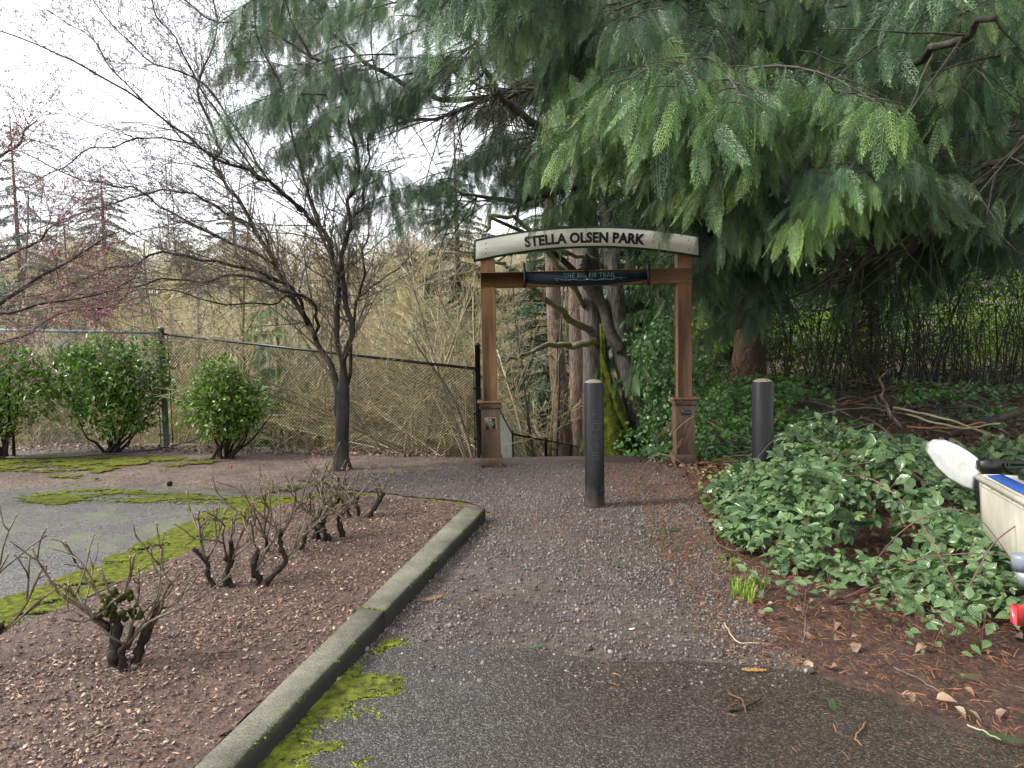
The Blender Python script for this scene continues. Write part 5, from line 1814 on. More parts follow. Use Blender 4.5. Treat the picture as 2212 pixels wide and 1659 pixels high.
rose(795, 1118, .50, [(0, 0, .03, .24, .14), (-.16, .02, .024, .2, -.06), (-.10, .04, .022, .22, .02)], 'pruned rose farthest from the camera with a leaning black stump', 85, .3, leaves_=True)
rose(700, 1100, .6, [(0, 0, .022, .2, .0), (.05, .05, .02, .2, .06)], 'pruned rose partly hidden behind the fourth and farthest ones', 87, .3, leaves_=True)
rose(-75, 1435, .75, [(0, 0, .025, .2, .05), (.05, 0, .02, .22, .12)], 'pruned rose at the left edge with only its outer canes showing', 86, .42)

# ------------------------------------------------------------------ brambles on the right
br = np.random.default_rng(91)
bp = PG([(1535, 1108), (1560, 1165), (1625, 1215), (1700, 1240), (1790, 1262), (1900, 1285), (1985, 1325), (2080, 1350), (2200, 1375), (2420, 1440), (2600, 1130), (2212, 1050), (1950, 1022), (1780, 1010), (1650, 1012), (1590, 1030), (1555, 1060)])
bpc = np.array(bp)
bc = bpc.mean(0)
bramble = empty('bramble_patch', (bc[0], bc[1], 0), 'sprawling bramble patch with glossy veined leaves beside the path', 'bramble')


def edge_dist(x, y, poly):
    p = np.array(poly); d = np.full(len(x), 1e9)
    for i in range(len(p)):
        a, b = p[i], p[(i + 1) % len(p)]
        ab = b - a; t = np.clip(((x - a[0]) * ab[0] + (y - a[1]) * ab[1]) / (ab @ ab), 0, 1)
        d = np.minimum(d, np.hypot(x - a[0] - t * ab[0], y - a[1] - t * ab[1]))
    return d


def mound(x, y):
    e = edge_dist(x, y, bpc)
    low = 1 - .62 * sst(2.35, 2.75, x) * sst(5.6, 4.9, y)
    return .09 + .52 * low * sst(0, .8, e) * (.7 + .5 * vnoise(x * 1.6 + 9, y * 1.6 + 9, 3)) + .05 * vnoise(x * 5, y * 5, 4)


q = sample_in(bpc, 4300, br)
mh = mound(q[:, 0], q[:, 1])
lvl = br.random(len(q)) ** .45
kp_ = fbm(q[:, 0] * 2.2 + 31, q[:, 1] * 2.2 + 31, 17) > .36
q, mh, lvl = q[kp_], mh[kp_], lvl[kp_]
cpos = np.stack([q[:, 0], q[:, 1], mh * lvl + .02], -1)
# leaflets in threes and fives
P_, D_, U_, S_ = [], [], [], []
for c in cpos:
    k = 3 if br.random() < .6 else 5
    ax = unit(br.normal(0, 1, 3) * [1, 1, .3] + [-.25, -.35, -.1])
    up = unit(np.array([-.18, -.35, 1]) + br.normal(0, .55, 3))
    side = unit(np.cross(up, ax))
    s = br.uniform(.040, .100) * (1.35 if br.random() < .25 else 1)
    for j in range(k):
        a = (j - (k - 1) / 2) * (1.15 if k == 3 else .8)
        d = ax * math.cos(a) + side * math.sin(a)
        P_.append(c + d * .012); D_.append(d + br.normal(0, .1, 3)); U_.append(up + br.normal(0, .15, 3)); S_.append(s * (1.12 if j == k // 2 else .9))
P_ = np.array(P_); S_ = np.array(S_)
leaves(bramble, 'bramble', P_, D_, U_, S_, 'bramble', 300, key=S_ / P_[:, 1] + .003 * P_[:, 2])
for i in range(46):
    a = sample_in(bpc, 1, br)[0]
    az = br.uniform(0, 6.28); L = br.uniform(.6, 1.5)
    e = a + np.array([math.cos(az), math.sin(az)]) * L
    hm = br.uniform(.3, .75)
    G().tube(curve3([[a[0], a[1], 0], [a[0] * .7 + e[0] * .3, a[1] * .7 + e[1] * .3, hm * .8], [a[0] * .35 + e[0] * .65, a[1] * .35 + e[1] * .65, hm], [e[0], e[1], .12]], 16, .01, i) - np.array(bramble.location), np.linspace(.005, .002, 16), 5).obj('cane', MT['twig_red'], bramble, True)
# small outlying seedlings on the litter
seedpts = [(1735, 1330), (1725, 1300), (1660, 1180 + 40), (2060, 1400), (2010, 1405), (1900, 1350), (2120, 1395), (1800, 1300), (1985, 1370), (1650, 1285), (2070, 1330), (1930, 1320)]
SL = ['where the gravel meets the litter, by the standing stick', 'just behind the standing stick', 'beside the hooked root', 'below the red tail light, nearest the boat', 'left of the shoot nearest the boat', 'halfway along the front of the patch', 'at the far right beside the tail light', 'close to the grass tufts but on the patch edge', 'in front of the boat roller', 'farthest left, by the fresh grass', 'under the hull of the boat', 'between the middle and the boat side']
for k_, (px, py) in enumerate(seedpts):
    b = gd(px, py)
    t = empty('bramble_seedling', (b[0], b[1], 0), 'small bramble shoot on the litter ' + SL[k_], 'bramble shoot', 'small shoots on the litter')
    n = 16
    pos = b + br.normal(0, 1, (n, 3)) * [.10, .08, .05] + [0, 0, .12]
    D = br.normal(0, 1, (n, 3)) * [1, 1, .4]; U = np.array([-.1, -.4, 1]) + br.normal(0, .3, (n, 3))
    v, f = LV['bramble']
    me = mesh_from('leaf', v, [f], MT['bramble'], True); blade(me, v, 1)
    R = frames(D, U)
    for i in range(n):
        o = bpy.data.objects.new('leaf', me); link(o, t)
        s = br.uniform(.035, .07)
        o.matrix_basis = Matrix([list(R[i][r] * s) + [pos[i][r] - [b[0], b[1], 0][r]] for r in range(3)] + [[0, 0, 0, 1]])
        if i < 5:
            G().tube([[0, 0, 0], (pos[i] - b) * .6, pos[i] - b], .002, 4).obj('stem', MT['twig_red'], t)

# ivy carpet: bank right of the path and behind the bollard
def carpet(name, poly, n, hfun, size, mat, kind, label, seed, up=(-.2, -.5, 1), det=True, zr=.15):
    rg = np.random.default_rng(seed)
    q = sample_in(poly, n, rg)
    kp = fbm(q[:, 0] * 1.7 + 11, q[:, 1] * 1.7 + 11, seed) > .22 + .42 * sst(3.6, 4.8, q[:, 0])
    q = q[kp]; n = len(q)
    z = H(q[:, 0], q[:, 1]) + hfun(q[:, 0], q[:, 1]) * (1 - zr * 3 * rg.random(n) ** 2)
    pos = np.stack([q[:, 0], q[:, 1], z], -1)
    D = rg.normal(0, 1, (n, 3)) * [1, 1, .5]; U = np.array(up) + rg.normal(0, .45, (n, 3))
    v, f = LV[kind] if det else leaf_arrays(1, .8, .1, .1, 1)
    V, F = bake(v, f, pos, frames(D, U), size * rg.uniform(.55, 1.3, n))
    o = ob(name, mesh_from(name, V, [F], MT[mat], True)); tag(o, label, kind='stuff')
    return o


ivp = [(1.62, 9.5), (2.05, 8.95), (2.7, 8.6), (3.6, 8.5), (5.5, 8.3), (9, 8.2), (10, 12.4), (6, 14.5), (3.2, 14.5), (2.2, 13), (1.75, 11)]
def ivh(x, y):
    e = edge_dist(x, y, ivp)
    return .03 + sst(0, 1.3, e) * (.20 + .45 * vnoise(x * 1.3 + 3, y * 1.3 + 3, 8) * sst(6.5, 3, x))
carpet('ivy', ivp, 24000, ivh, .072, 'ivy', 'ivy', 'bright green ivy carpet on the bank behind the right gate post', 92)
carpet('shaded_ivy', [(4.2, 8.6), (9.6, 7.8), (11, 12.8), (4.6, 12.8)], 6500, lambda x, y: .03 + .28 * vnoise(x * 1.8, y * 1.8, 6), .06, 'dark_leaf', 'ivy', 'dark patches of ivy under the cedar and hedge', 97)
carpet('dark_ivy', [(1.7, 6.2), (2.9, 7.2), (9, 7.0), (10, 9), (3, 9.2), (2.2, 8.6)], 1500, lambda x, y: .02 + .16 * vnoise(x * 2, y * 2, 5) * sst(2.0, 3.2, x), .06, 'ivy', 'ivy', 'low ivy creeping over the dark ground behind the brambles', 93)

# laurel hedge with dark stems behind
hs_ = np.random.default_rng(94)
g = G()
lx, hx0, hx1 = [], 4.7, 13.5
for i in range(330):
    x = hs_.uniform(5.0, hx1); y = hs_.uniform(12.2, 14.2); z0 = hz(x, y)
    hgt = hs_.uniform(1.2, 2.6); ln_ = hs_.normal(0, .55)
    g.tube(curve3([[x, y, z0 - .05], [x + ln_ * .3 + hs_.normal(0, .12), y, z0 + hgt * .4], [x + ln_ + hs_.normal(0, .06), y + hs_.normal(0, .1), z0 + hgt]], 7, .02, i), np.linspace(1, .4, 7) * hs_.uniform(.005, .02) * (1 + (i % 23 == 0)), 4, cap=False)
for i in range(1100):
    x = hs_.uniform(4.6, hx1); y = hs_.uniform(12, 14.2); z0 = hz(x, y) + hs_.uniform(.2, 2.4)
    d = hs_.normal(0, 1, 3) * [1, .4, .6]
    g.tube([[x, y, z0], np.array([x, y, z0]) + unit(d) * .35, np.array([x, y, z0]) + unit(d) * .7 + [0, 0, -.08]], [.006, .005, .003], 3, cap=False)
o = g.obj('hedge_stems', MT['limb_bark'])
tag(o, 'tangle of thin black stems along the back of the right side', kind='stuff')
n = 34000
x = hs_.uniform(4.2, 19, n); y = hs_.uniform(14.4, 19, n)
zt_ = .6 + 5.6 * hs_.random(n) ** 1.1 - .15
zz = H(x, y) + np.where(hs_.random(n) < .35, hs_.uniform(0, 1.6, n), zt_)
keep = vnoise(x * .9 + 4, zz * .9 + y * .4, 12) + .35 * vnoise(x * 3, zz * 3, 13) > .50
pos = np.stack([x, y, zz], -1)[keep]; m = len(pos)
V, F = bake(*LV['laurel'], pos, frames(hs_.normal(0, 1, (m, 3)), np.array([-.3, -.4, .8]) + hs_.normal(0, .5, (m, 3))), hs_.uniform(.09, .21, m))
o = ob('laurel_leaves', mesh_from('laurel_leaves', V, [F], MT['laurel'], True)); tag(o, 'bright yellow-green laurel leaves glowing behind the dark stems', kind='stuff')
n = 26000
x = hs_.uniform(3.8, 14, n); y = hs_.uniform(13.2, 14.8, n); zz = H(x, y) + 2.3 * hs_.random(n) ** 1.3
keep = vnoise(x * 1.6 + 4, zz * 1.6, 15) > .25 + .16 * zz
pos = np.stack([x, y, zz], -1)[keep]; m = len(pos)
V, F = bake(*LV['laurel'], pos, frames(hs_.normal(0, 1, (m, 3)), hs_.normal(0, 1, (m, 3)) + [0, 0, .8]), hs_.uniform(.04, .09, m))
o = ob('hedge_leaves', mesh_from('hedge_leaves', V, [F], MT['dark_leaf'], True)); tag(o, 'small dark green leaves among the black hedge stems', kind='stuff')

# ivy climbing on the young cedar side (between trunk and right post)
n = 3800
x = hs_.uniform(2.0, 4.0, n); y = hs_.uniform(13.2, 15, n); zz = H(x, y) + hs_.uniform(.2, 3.4, n)
keep = (vnoise(x * 1.6 + 14, zz * 1.3, 25) > .42) & (x > 2.3 + .25 * (zz - 1) * 0 + .3 * np.sin(zz * 2))
pos = np.stack([x, y, zz], -1)[keep]; m = len(pos)
V, F = bake(*LV['ivy'], pos, frames(hs_.normal(0, 1, (m, 3)), np.array([-.5, -.7, .6]) + hs_.normal(0, .5, (m, 3))), hs_.uniform(.05, .10, m))
o = ob('climbing_ivy', mesh_from('climbing_ivy', V, [F], MT['ivy'], True)); tag(o, 'ivy leaves hanging between the leaning trunk and the right gate post', kind='stuff')

# ------------------------------------------------------------------ loose stones, chips, litter, moss (uncountable)
rs = np.random.default_rng(95)
ST = [ico_shape('stone_shape', s, MT['gravel'], (1, .8, .6)) for s in range(5)]
CH = [chip_shape('chip_shape', s, MT['chip']) for s in range(6)]
def flat_eul(n, tilt=.25): return np.stack([rs.normal(0, tilt, n), rs.normal(0, tilt, n), rs.uniform(0, 6.28, n)], -1)
q = sample_in(gravel_poly, 52000, rs)
d = fbm(q[:, 0] * 1.3 + 30, q[:, 1] * 1.3 + 30, 44)
q = q[rs.random(len(q)) < np.clip((d - .28) * 2.6, .12, 1)]; n = len(q)
o = euler_scatter('gravel', ST, np.stack([q[:, 0], q[:, 1], np.full(n, .007)], -1), rs.uniform(0, 6.28, (n, 3)), .007 + .017 * rs.random(n) ** 2.5)
tag(o, 'loose grey gravel stones on the path')
q = sample_in(gravel_poly, 900, rs); n = len(q)
o = euler_scatter('coarse_gravel', ST, np.stack([q[:, 0], q[:, 1], np.full(n, .010)], -1), rs.uniform(0, 6.28, (n, 3)), .022 + .022 * rs.random(n) ** 2)
tag(o, 'coarser stones scattered over the fine gravel')
q = sample_in([(-8, 5.8), (-8, 11.4), (-1.5, 9.9), (-.3, 9.5), (-.4, 6.5), (-1.5, 6.3), (-3, 6.3)], 16000, rs); n = len(q)
o = euler_scatter('grit', ST, np.stack([q[:, 0], q[:, 1], H(q[:, 0], q[:, 1]) + .003], -1), rs.uniform(0, 6.28, (n, 3)), .006 + .014 * rs.random(n) ** 3)
tag(o, 'scattered grit on the bare soil strip')
q = sample_in(bed_pts, 76000, rs); q = q[rs.random(len(q)) < np.clip((fbm(q[:, 0] * 1.9 + 50, q[:, 1] * 1.9 + 50, 21) - .22) * 2.4, .25, 1)]; q = q[(q[:, 1] > 2.2) | (rs.random(len(q)) < .5)]; n = len(q)
o = euler_scatter('bark_chips', CH, np.stack([q[:, 0], q[:, 1], np.full(n, .058) + rs.uniform(0, .006, n)], -1), flat_eul(n, .35), .006 + .034 * rs.random(n) ** 3.2)
tag(o, 'small bark chips covering the rose bed')


def sprig_shape(seed, mat):
    rg = np.random.default_rng(seed)
    v, f = spray_arrays(.4, rg, w=.016, wid=.35)
    v = v * 2.5; v[:, 2] *= .4; v[:, 1] *= .6
    return mesh_from('sprig_shape', v, [f], mat)


def twig_shape(seed, mat):
    rg = np.random.default_rng(seed)
    P = curve3([[0, 0, 0], [.35, rg.normal(0, .08), .05], [.7, rg.normal(0, .12), .03], [1, rg.normal(0, .1), 0]], 7)
    g = G().tube(P, np.linspace(.022, .012, 7), 4)
    g.tube([P[3], P[3] + [.15, .12, .02], P[3] + [.3, .16, 0]], [.014, .01, .008], 3, cap=False)
    return g.mesh('twig_shape', mat)


def strip_shape(seed, mat):
    rg = np.random.default_rng(seed)
    P = curve3([[0, 0, 0], [.4, rg.normal(0, .15), .06], [1, rg.normal(0, .2), 0]], 5)
    return G().tube(P, [.040, .055, .048, .04, .015], 3, cap=False).mesh('needle_shape', mat)


SP = [strip_shape(s, MT['litter']) for s in range(4)] + [twig_shape(s, MT['litter']) for s in range(2)]
duffp = PG([(1440, 1003), (1500, 1060), (1530, 1130), (1570, 1220), (1610, 1300), (1680, 1390), (1760, 1445), (1900, 1500), (2050, 1560), (2212, 1620)]) + [np.array([3.8, 2.2]), np.array([8, 3]), np.array([9, 9]), np.array([2.2, 9.3])]
q = sample_in(duffp, 52000, rs); n = len(q)
o = euler_scatter('needle_litter', SP, np.stack([q[:, 0], q[:, 1], np.maximum(H(q[:, 0], q[:, 1]), 0) + .006 + .01 * rs.random(n)], -1), flat_eul(n, .3), .016 + .055 * rs.random(n) ** 2.2)
tag(o, 'rusty brown cedar needle litter under the brambles')
edge = PG([(1250, 1000), (1440, 1003), (1500, 1060), (1580, 1220), (1700, 1400), (1800, 1460), (1560, 1430), (1440, 1250), (1380, 1100)])
q1 = sample_in(edge, 5200, rs)
q2 = sample_in(PG([(1060, 1110), (1260, 1120), (1500, 1200), (1560, 1270), (1300, 1200), (1050, 1150)]), 500, rs)
q3 = sample_in(asph, 2600, rs); q3 = q3[rs.random(len(q3)) < np.clip(.10 + .34 * (q3[:, 0] - .0), 0.06, 1)]
q4 = sample_in(gravel_poly, 700, rs)
q = np.concatenate([q1, q2, q3, q4]); n = len(q)
o = euler_scatter('scattered_needles', SP, np.stack([q[:, 0], q[:, 1], np.full(n, .018)], -1), flat_eul(n, .15), .012 + .05 * rs.random(n) ** 2)
tag(o, 'rusty cedar needles blown across the gravel and asphalt')
SK = [twig_shape(60 + s, MT['twig']) for s in range(3)] + [twig_shape(70, MT['limb_bark']), twig_shape(71, MT['litter'])]
q = sample_in([(2.6, 8.0), (9.5, 7.2), (10, 12.6), (3.6, 12.4), (2.9, 9.5)], 1100, rs); n = len(q)
o = euler_scatter('fallen_sticks', SK, np.stack([q[:, 0], q[:, 1], H(q[:, 0], q[:, 1]) + .03 + .12 * rs.random(n) ** 2], -1), flat_eul(n, .3), .15 + .6 * rs.random(n) ** 2)
tag(o, 'thin fallen sticks littering the dark ground under the cedar')
LF = [mesh_from('fallen_leaf_shape', *(lambda a: (a[0] * [1, 1, 1.6], [a[1]]))(leaf_arrays(1, .7, .2, .25)), MT['leaf_litter'])]
q = np.concatenate([sample_in(duffp, 1500, rs), sample_in([(-8, 11), (-8, 11.8), (-.8, 10.0), (-.8, 9.6), (-4, 10.3)], 900, rs), sample_in([(1.6, 9), (2.4, 7.5), (3, 8.6), (2.2, 9.4)], 350, rs)]); n = len(q)
o = euler_scatter('fallen_leaves', LF, np.stack([q[:, 0], q[:, 1], np.maximum(H(q[:, 0], q[:, 1]), 0) + .015], -1), flat_eul(n, .35), .03 + .05 * rs.random(n))
tag(o, 'curled brown fallen leaves along the fence and under the brambles')

MS = [ico_shape('moss_shape', 40 + s, MT['moss'], (1, 1, .55), jit=.4) for s in range(5)]
mz = [
    (PG([(-100, 1070), (60, 1066), (200, 1054), (330, 1058), (480, 1066), (600, 1070), (760, 1064), (880, 1074), (1012, 1085), (1003, 1100), (850, 1096), (700, 1092), (560, 1096), (420, 1094), (250, 1090), (100, 1095)], .02), 30000, .52, .024, 1.6, .20),
    (PG([(-300, 1400), (0, 1290), (130, 1245), (250, 1190), (350, 1150), (430, 1110), (520, 1085), (610, 1072), (690, 1072), (610, 1103), (560, 1118), (430, 1196), (240, 1288), (0, 1378), (-300, 1490)], .03), 52000, .50, .032, 2.2, .22),
    (PG([(-100, 985), (150, 982), (330, 988), (330, 1000), (260, 1012), (190, 1034), (100, 1036), (80, 1022), (-100, 1018)]), 24000, .54, .0, 2.0, .2),
    (PG([(300, 982), (490, 986), (480, 1006), (320, 1012)]), 2200, .60, .0, 2.5, .15),
    (PG([(900, 1380), (830, 1388), (735, 1466), (660, 1536), (560, 1655), (470, 1800), (760, 1800), (800, 1650), (860, 1570), (960, 1480), (1020, 1410)]), 60000, .66, .010, 1.9, .0),
    (PG([(800, 1014), (950, 1014), (960, 1036), (830, 1038)]), 1500, .58, .003, 2.5, .15),
    (PG([(540, 1050), (720, 1036), (780, 1060), (580, 1070)]), 1500, .58, .003, 2.5, .15),
]
pp = []; ss = []
moss_g = G()
def moss_f(x, y, k_, fq, eg, poly):
    e = edge_dist(x, y, poly)
    f_ = fbm(x * fq * 1.6 + 7 * k_ + 40, y * fq * 3 + 40, 70 + k_) * .8 + .16 * vnoise(x * 16 + 9, y * 22 + 9, k_) + .13 * vnoise(x * 37 + 9, y * 47 + 9, k_) - .045 + eg * np.clip(e / .15, 0, 1)
    if k_ == 4:
        a_, b_ = kr0[:2], kr2[:2]; ab = b_ - a_
        dk = np.abs((x - a_[0]) * ab[1] - (y - a_[1]) * ab[0]) / np.linalg.norm(ab)
        f_ = f_ + .30 * (1 - np.clip((dk - .02) / .40, 0, 1))
    if k_ == 1: f_ = f_ + .12 * np.clip(1 - e / .25, 0, 1)
    return f_ - .5 * np.clip((.05 - e) / .05, 0, 1) * (k_ != 4)
for k_, (poly, n, thr, zb, fq, eg) in enumerate(mz):
    p_ = np.array(poly); lo_, hi_ = p_.min(0), p_.max(0); hi_ = np.minimum(hi_, lo_ + 6)
    if k_ in (0, 1, 2, 3): lo_[0] = max(lo_[0], -8.0)
    cs = .010 if k_ in (1, 4) else .02
    xs_ = np.arange(lo_[0], hi_[0], cs); ys_ = np.arange(lo_[1], hi_[1], cs)
    GX_, GY_ = np.meshgrid(xs_, ys_, indexing='ij'); x_, y_ = GX_.ravel(), GY_.ravel()
    f_ = moss_f(x_, y_, k_, fq, eg, poly) + rs.normal(0, .025, len(x_))
    ins = in_poly(x_, y_, p_)
    hgt_ = np.clip((f_ - thr - .05) * .08, -.006, .009) + rs.normal(0, .0012, len(x_)) + .003 * vnoise(x_ * 70, y_ * 70, 9)
    zz_ = (np.maximum(H(x_, y_), 0) if k_ in (2, 3, 5, 6) else 0) + zb + hgt_ - .002
    ok_ = (ins & (f_ > thr + .08 + rs.normal(0, .03, len(x_)))).reshape(GX_.shape)
    cell = ok_[:-1, :-1] & ok_[1:, :-1] & ok_[1:, 1:] & ok_[:-1, 1:]
    ny_ = len(ys_); ci, cj = np.nonzero(cell); b0 = ci * ny_ + cj
    Fm = np.stack([b0, b0 + ny_, b0 + ny_ + 1, b0 + 1], -1)
    us, inv = np.unique(Fm, return_inverse=True)
    if len(us): moss_g.add(np.stack([x_[us] + rs.normal(0, cs * .2, len(us)), y_[us] + rs.normal(0, cs * .2, len(us)), zz_[us]], -1), inv.reshape(-1, 4))
o = moss_g.obj('moss_mat', MT['moss_mat'], None, True); tag(o, 'velvety yellow-green moss mat along the bed edge and kerb', kind='stuff')
for k_, (poly, n, thr, zb, fq, eg) in enumerate(mz):
    n = int(n * .85)
    q = sample_in(poly, n, rs)
    f_ = moss_f(q[:, 0], q[:, 1], k_, fq, eg, poly)
    q = q[rs.random(len(q)) < np.clip((f_ - thr) / .26, 0, 1) ** 1.2]
    z = np.maximum(H(q[:, 0], q[:, 1]), 0) if k_ in (2, 3, 5, 6) else np.full(len(q), 0.)
    pp.append(np.stack([q[:, 0], q[:, 1], z + zb], -1)); ss.append(.005 + .013 * rs.random(len(q)) ** 1.8)
pp = np.concatenate(pp); ss = np.concatenate(ss)
sc3 = np.stack([ss, ss, ss * .8], -1)
o = euler_scatter('moss', MS, pp, flat_eul(len(pp), .3), sc3)
tag(o, 'bright yellow-green moss along the path edges')
# moss tufts on the kerb's lower edge and joint
pts = []
KR = [kr0, jr, jr2, kr2]; KL = [kl0, jl, jl2, kl2]
def pw(K, t): i = min(int(t * 3), 2); return K[i] + (K[i + 1] - K[i]) * (t * 3 - i)
for t in np.linspace(0, .999, 900):
    a = pw(KR, t)
    if fbm(np.array([t * 30.]), np.array([2.]), 5)[0] > .55: pts.append(a + rs.normal(0, .004, 3) + [.0, 0, -.006 - .01 * rs.random()])
for t in np.linspace(0, 1, 160): pts.append(jl + (jr - jl) * t + rs.normal(0, .003, 3) + [0, 0, -.001])
for t in np.linspace(0, .999, 600):
    if fbm(np.array([t * 25.]), np.array([8.]), 6)[0] > .5: pts.append(pw(KL, t) + rs.normal(0, .006, 3) * [1, 1, .3] - [0, 0, .008])
pts = np.array(pts)
o = euler_scatter('kerb_moss', MS, pts, flat_eul(len(pts), .3), .004 + .007 * rs.random(len(pts)))
tag(o, 'thin moss fringe on the kerb edges and joint')

# grass tufts
GB = []
for s in range(3):
    rg = np.random.default_rng(s); g = G()
    for _ in range(16):
        az = rg.uniform(0, 6.28); l = rg.uniform(.5, 1); b = rg.normal(0, .06, 3) * [1, 1, 0]
        dx = np.array([math.cos(az), math.sin(az), 0]); sd_ = np.array([-dx[1], dx[0], 0]) * .018
        p1 = b + dx * .12 * l + [0, 0, .55 * l]; p2 = b + dx * .42 * l + [0, 0, .85 * l]
        g.add(np.array([b - sd_, b + sd_, p1 + sd_ * .8, p1 - sd_ * .8, p2]), np.array([[0, 1, 2, 3]])); g.T.append(np.array([[3, 2, 4]]) + g.n - 5)
    GB.append(g.mesh('grass_shape', MT['laurel']))
gpx = [(1608, 1300, .16), (1598, 1272, .13), (1625, 1262, .12), (1650, 1268, .10), (1600, 1290, .15), (1700, 1150, .14), (1715, 1160, .12), (1735, 1170, .13), (1580, 1215, .08), (1560, 1160, .07), (1570, 1230, .07)]
pos = []; sc = []
for px, py, s in gpx:
    for _ in range(5):
        b = gd(px, py) + rs.normal(0, .03, 3) * [1, 1, 0]; pos.append(b); sc.append(s * rs.uniform(.6, 1.1))
for _ in range(160):
    b = gd(rs.uniform(1380, 1600), rs.uniform(1130, 1170) + 40 * (rs.random() ** 2)); pos.append(b); sc.append(.025)
o = euler_scatter('grass', GB, np.array(pos), np.stack([np.zeros(len(pos)), np.zeros(len(pos)), rs.uniform(0, 6, len(pos))], -1), np.array(sc))
tag(o, 'few tufts of fresh grass at the edge of the litter')

# ------------------------------------------------------------------ single fallen pieces
def fallen(name, pts, r, mat, label, cat, group=None, z=.02, n=20, Yz=None):
    P = np.array([gd(px, py, zz) for px, py, zz in pts])
    c = P.mean(0); c[2] = 0
    Q = curve3(P, n, .004, 3) - c
    o = G().tube(Q, np.linspace(r, r * .6, n), 6).obj(name, MT[mat], None, True, loc=tuple(c))
    return tag(o, label, cat, group)


fallen('fallen_twig', [(1565, 1345, .02), (1590, 1385, .02), (1640, 1390, .03)], .004, 'twig_pale', 'pale curved twig where gravel meets litter near the seedlings', 'twig')
fallen('fallen_twig', [(1575, 1497, .02), (1605, 1515, .03), (1612, 1540, .02)], .0045, 'litter', 'rusty forked twig on the wet asphalt at right', 'twig')
fallen('fallen_twig', [(1575, 1535, .02), (1620, 1525, .025), (1645, 1510, .02)], .005, 'stump', 'dark twig crossing the rusty forked one on the asphalt', 'twig')
fallen('fallen_twig', [(1735, 1390, .04), (1740, 1340, .12), (1750, 1290, .26)], .004, 'twig', 'thin grey stick standing in the litter in front of the brambles', 'twig')
fallen('fallen_twig', [(1550, 1130, .02), (1545, 1165, .03), (1580, 1190, .03), (1650, 1185, .03), (1700, 1178, .04)], .007, 'twig_red', 'hooked brown root curling out from the bramble edge', 'twig')
fallen('fallen_twig', [(1930, 1440, .02), (1990, 1470, .02), (2040, 1500, .03)], .004, 'twig', 'thin stick lying in the dark litter left of the bright sprig', 'twig')
fallen('fallen_twig', [(2090, 1565, .02), (2130, 1583, .02), (2165, 1600, .02)], .004, 'twig_pale', 'pale straight stick at the lower right corner', 'twig')
fallen('fallen_twig', [(1870, 1560, .02), (1850, 1590, .03), (1862, 1612, .02)], .004, 'litter', 'small bent rusty twig at the lower right on the asphalt', 'twig')
fallen('fallen_twig', [(620, 1530 - 60, .07), (560, 1545 - 60, .07), (500, 1520 - 60, .07)], .003, 'twig_red', 'thin red-brown stem lying on the mulch near the kerb', 'twig')
fallen('hose', [(-250, 978, .03), (0, 988, .03), (120, 988, .03), (215, 982, .04), (300, 975, .05), (370, 963, .06), (420, 950, .10), (470, 930, .25), (540, 925, .35), (580, 940, .25)], .014, 'hose', 'black irrigation hose along the moss in front of the shrubs', 'hose', n=60)


def blob(name, px, py, size, mat, label, cat, flat=(1, .8, .6), z=0):
    b = gd(px, py)
    me = ico_shape(name, int(px), mat, flat, jit=.35)
    o = ob(name, me, None, (b[0], b[1], size * .2 + z), (0, 0, px), size)
    return tag(o, label, cat)


blob('dark_stone', 366, 1048, .09, MT['stump'], 'dark lump on the soil edge left of the roses', 'stone')
blob('dark_clod', 210, 1037, .08, MT['stump'], 'flat dark clod on the soil strip further left', 'clod', (1, .6, .3))
blob('pale_stone', 1367, 1362, .05, MT['cream'], 'small pale stone on the middle of the gravel', 'stone', (1, .4, .2))


def sprig(px, py, size, rz, col, label, z=.02, mat='cedar_leaf', name='cedar_sprig'):
    b = gd(px, py)
    v, f = spray_arrays(.3, np.random.default_rng(int(px)), w=.012, wid=.35)
    v = v / .3; v[:, 2] = np.abs(v[:, 2]) * .4
    o = ob(name, mesh_from(name, v, [f], MT[mat]), None, (b[0], b[1], z), (0, 0, rz), size)
    o.color = (*col, 1)
    return tag(o, label, 'sprig')


lime = (3.2, 2.9, 1.6)
sprig(1800, 1545, .10, 1.2, lime, 'bright green cedar sprig on the asphalt at lower right')
sprig(2065, 1470, .11, -.2, lime, 'bright green sprig on the dark litter above the lower right corner')
sprig(2100, 1590, .20, -.5, (2, 2.2, 1.2), 'long mossy green sprig in the lower right corner')
sprig(1320, 1228, .12, .05, lime, 'green sprig lying on the gravel below the middle bollard')
sprig(1425, 1150, .22, .1, (2.4, 2.6, 1.4), 'pale green sprig on the gravel left of the brambles')
sprig(1140, 1405, .10, .2, lime, 'small green sprig where the gravel meets the asphalt')
sprig(910, 1305, .16, .6, (1, 1, 1), 'rusty dead sprig beside the kerb joint', mat='dead_leaf')
sprig(1600, 1455, .12, -.1, (1.6, 1.6, 1), 'yellowish dead sprig at the top of the wet asphalt', mat='dead_leaf')
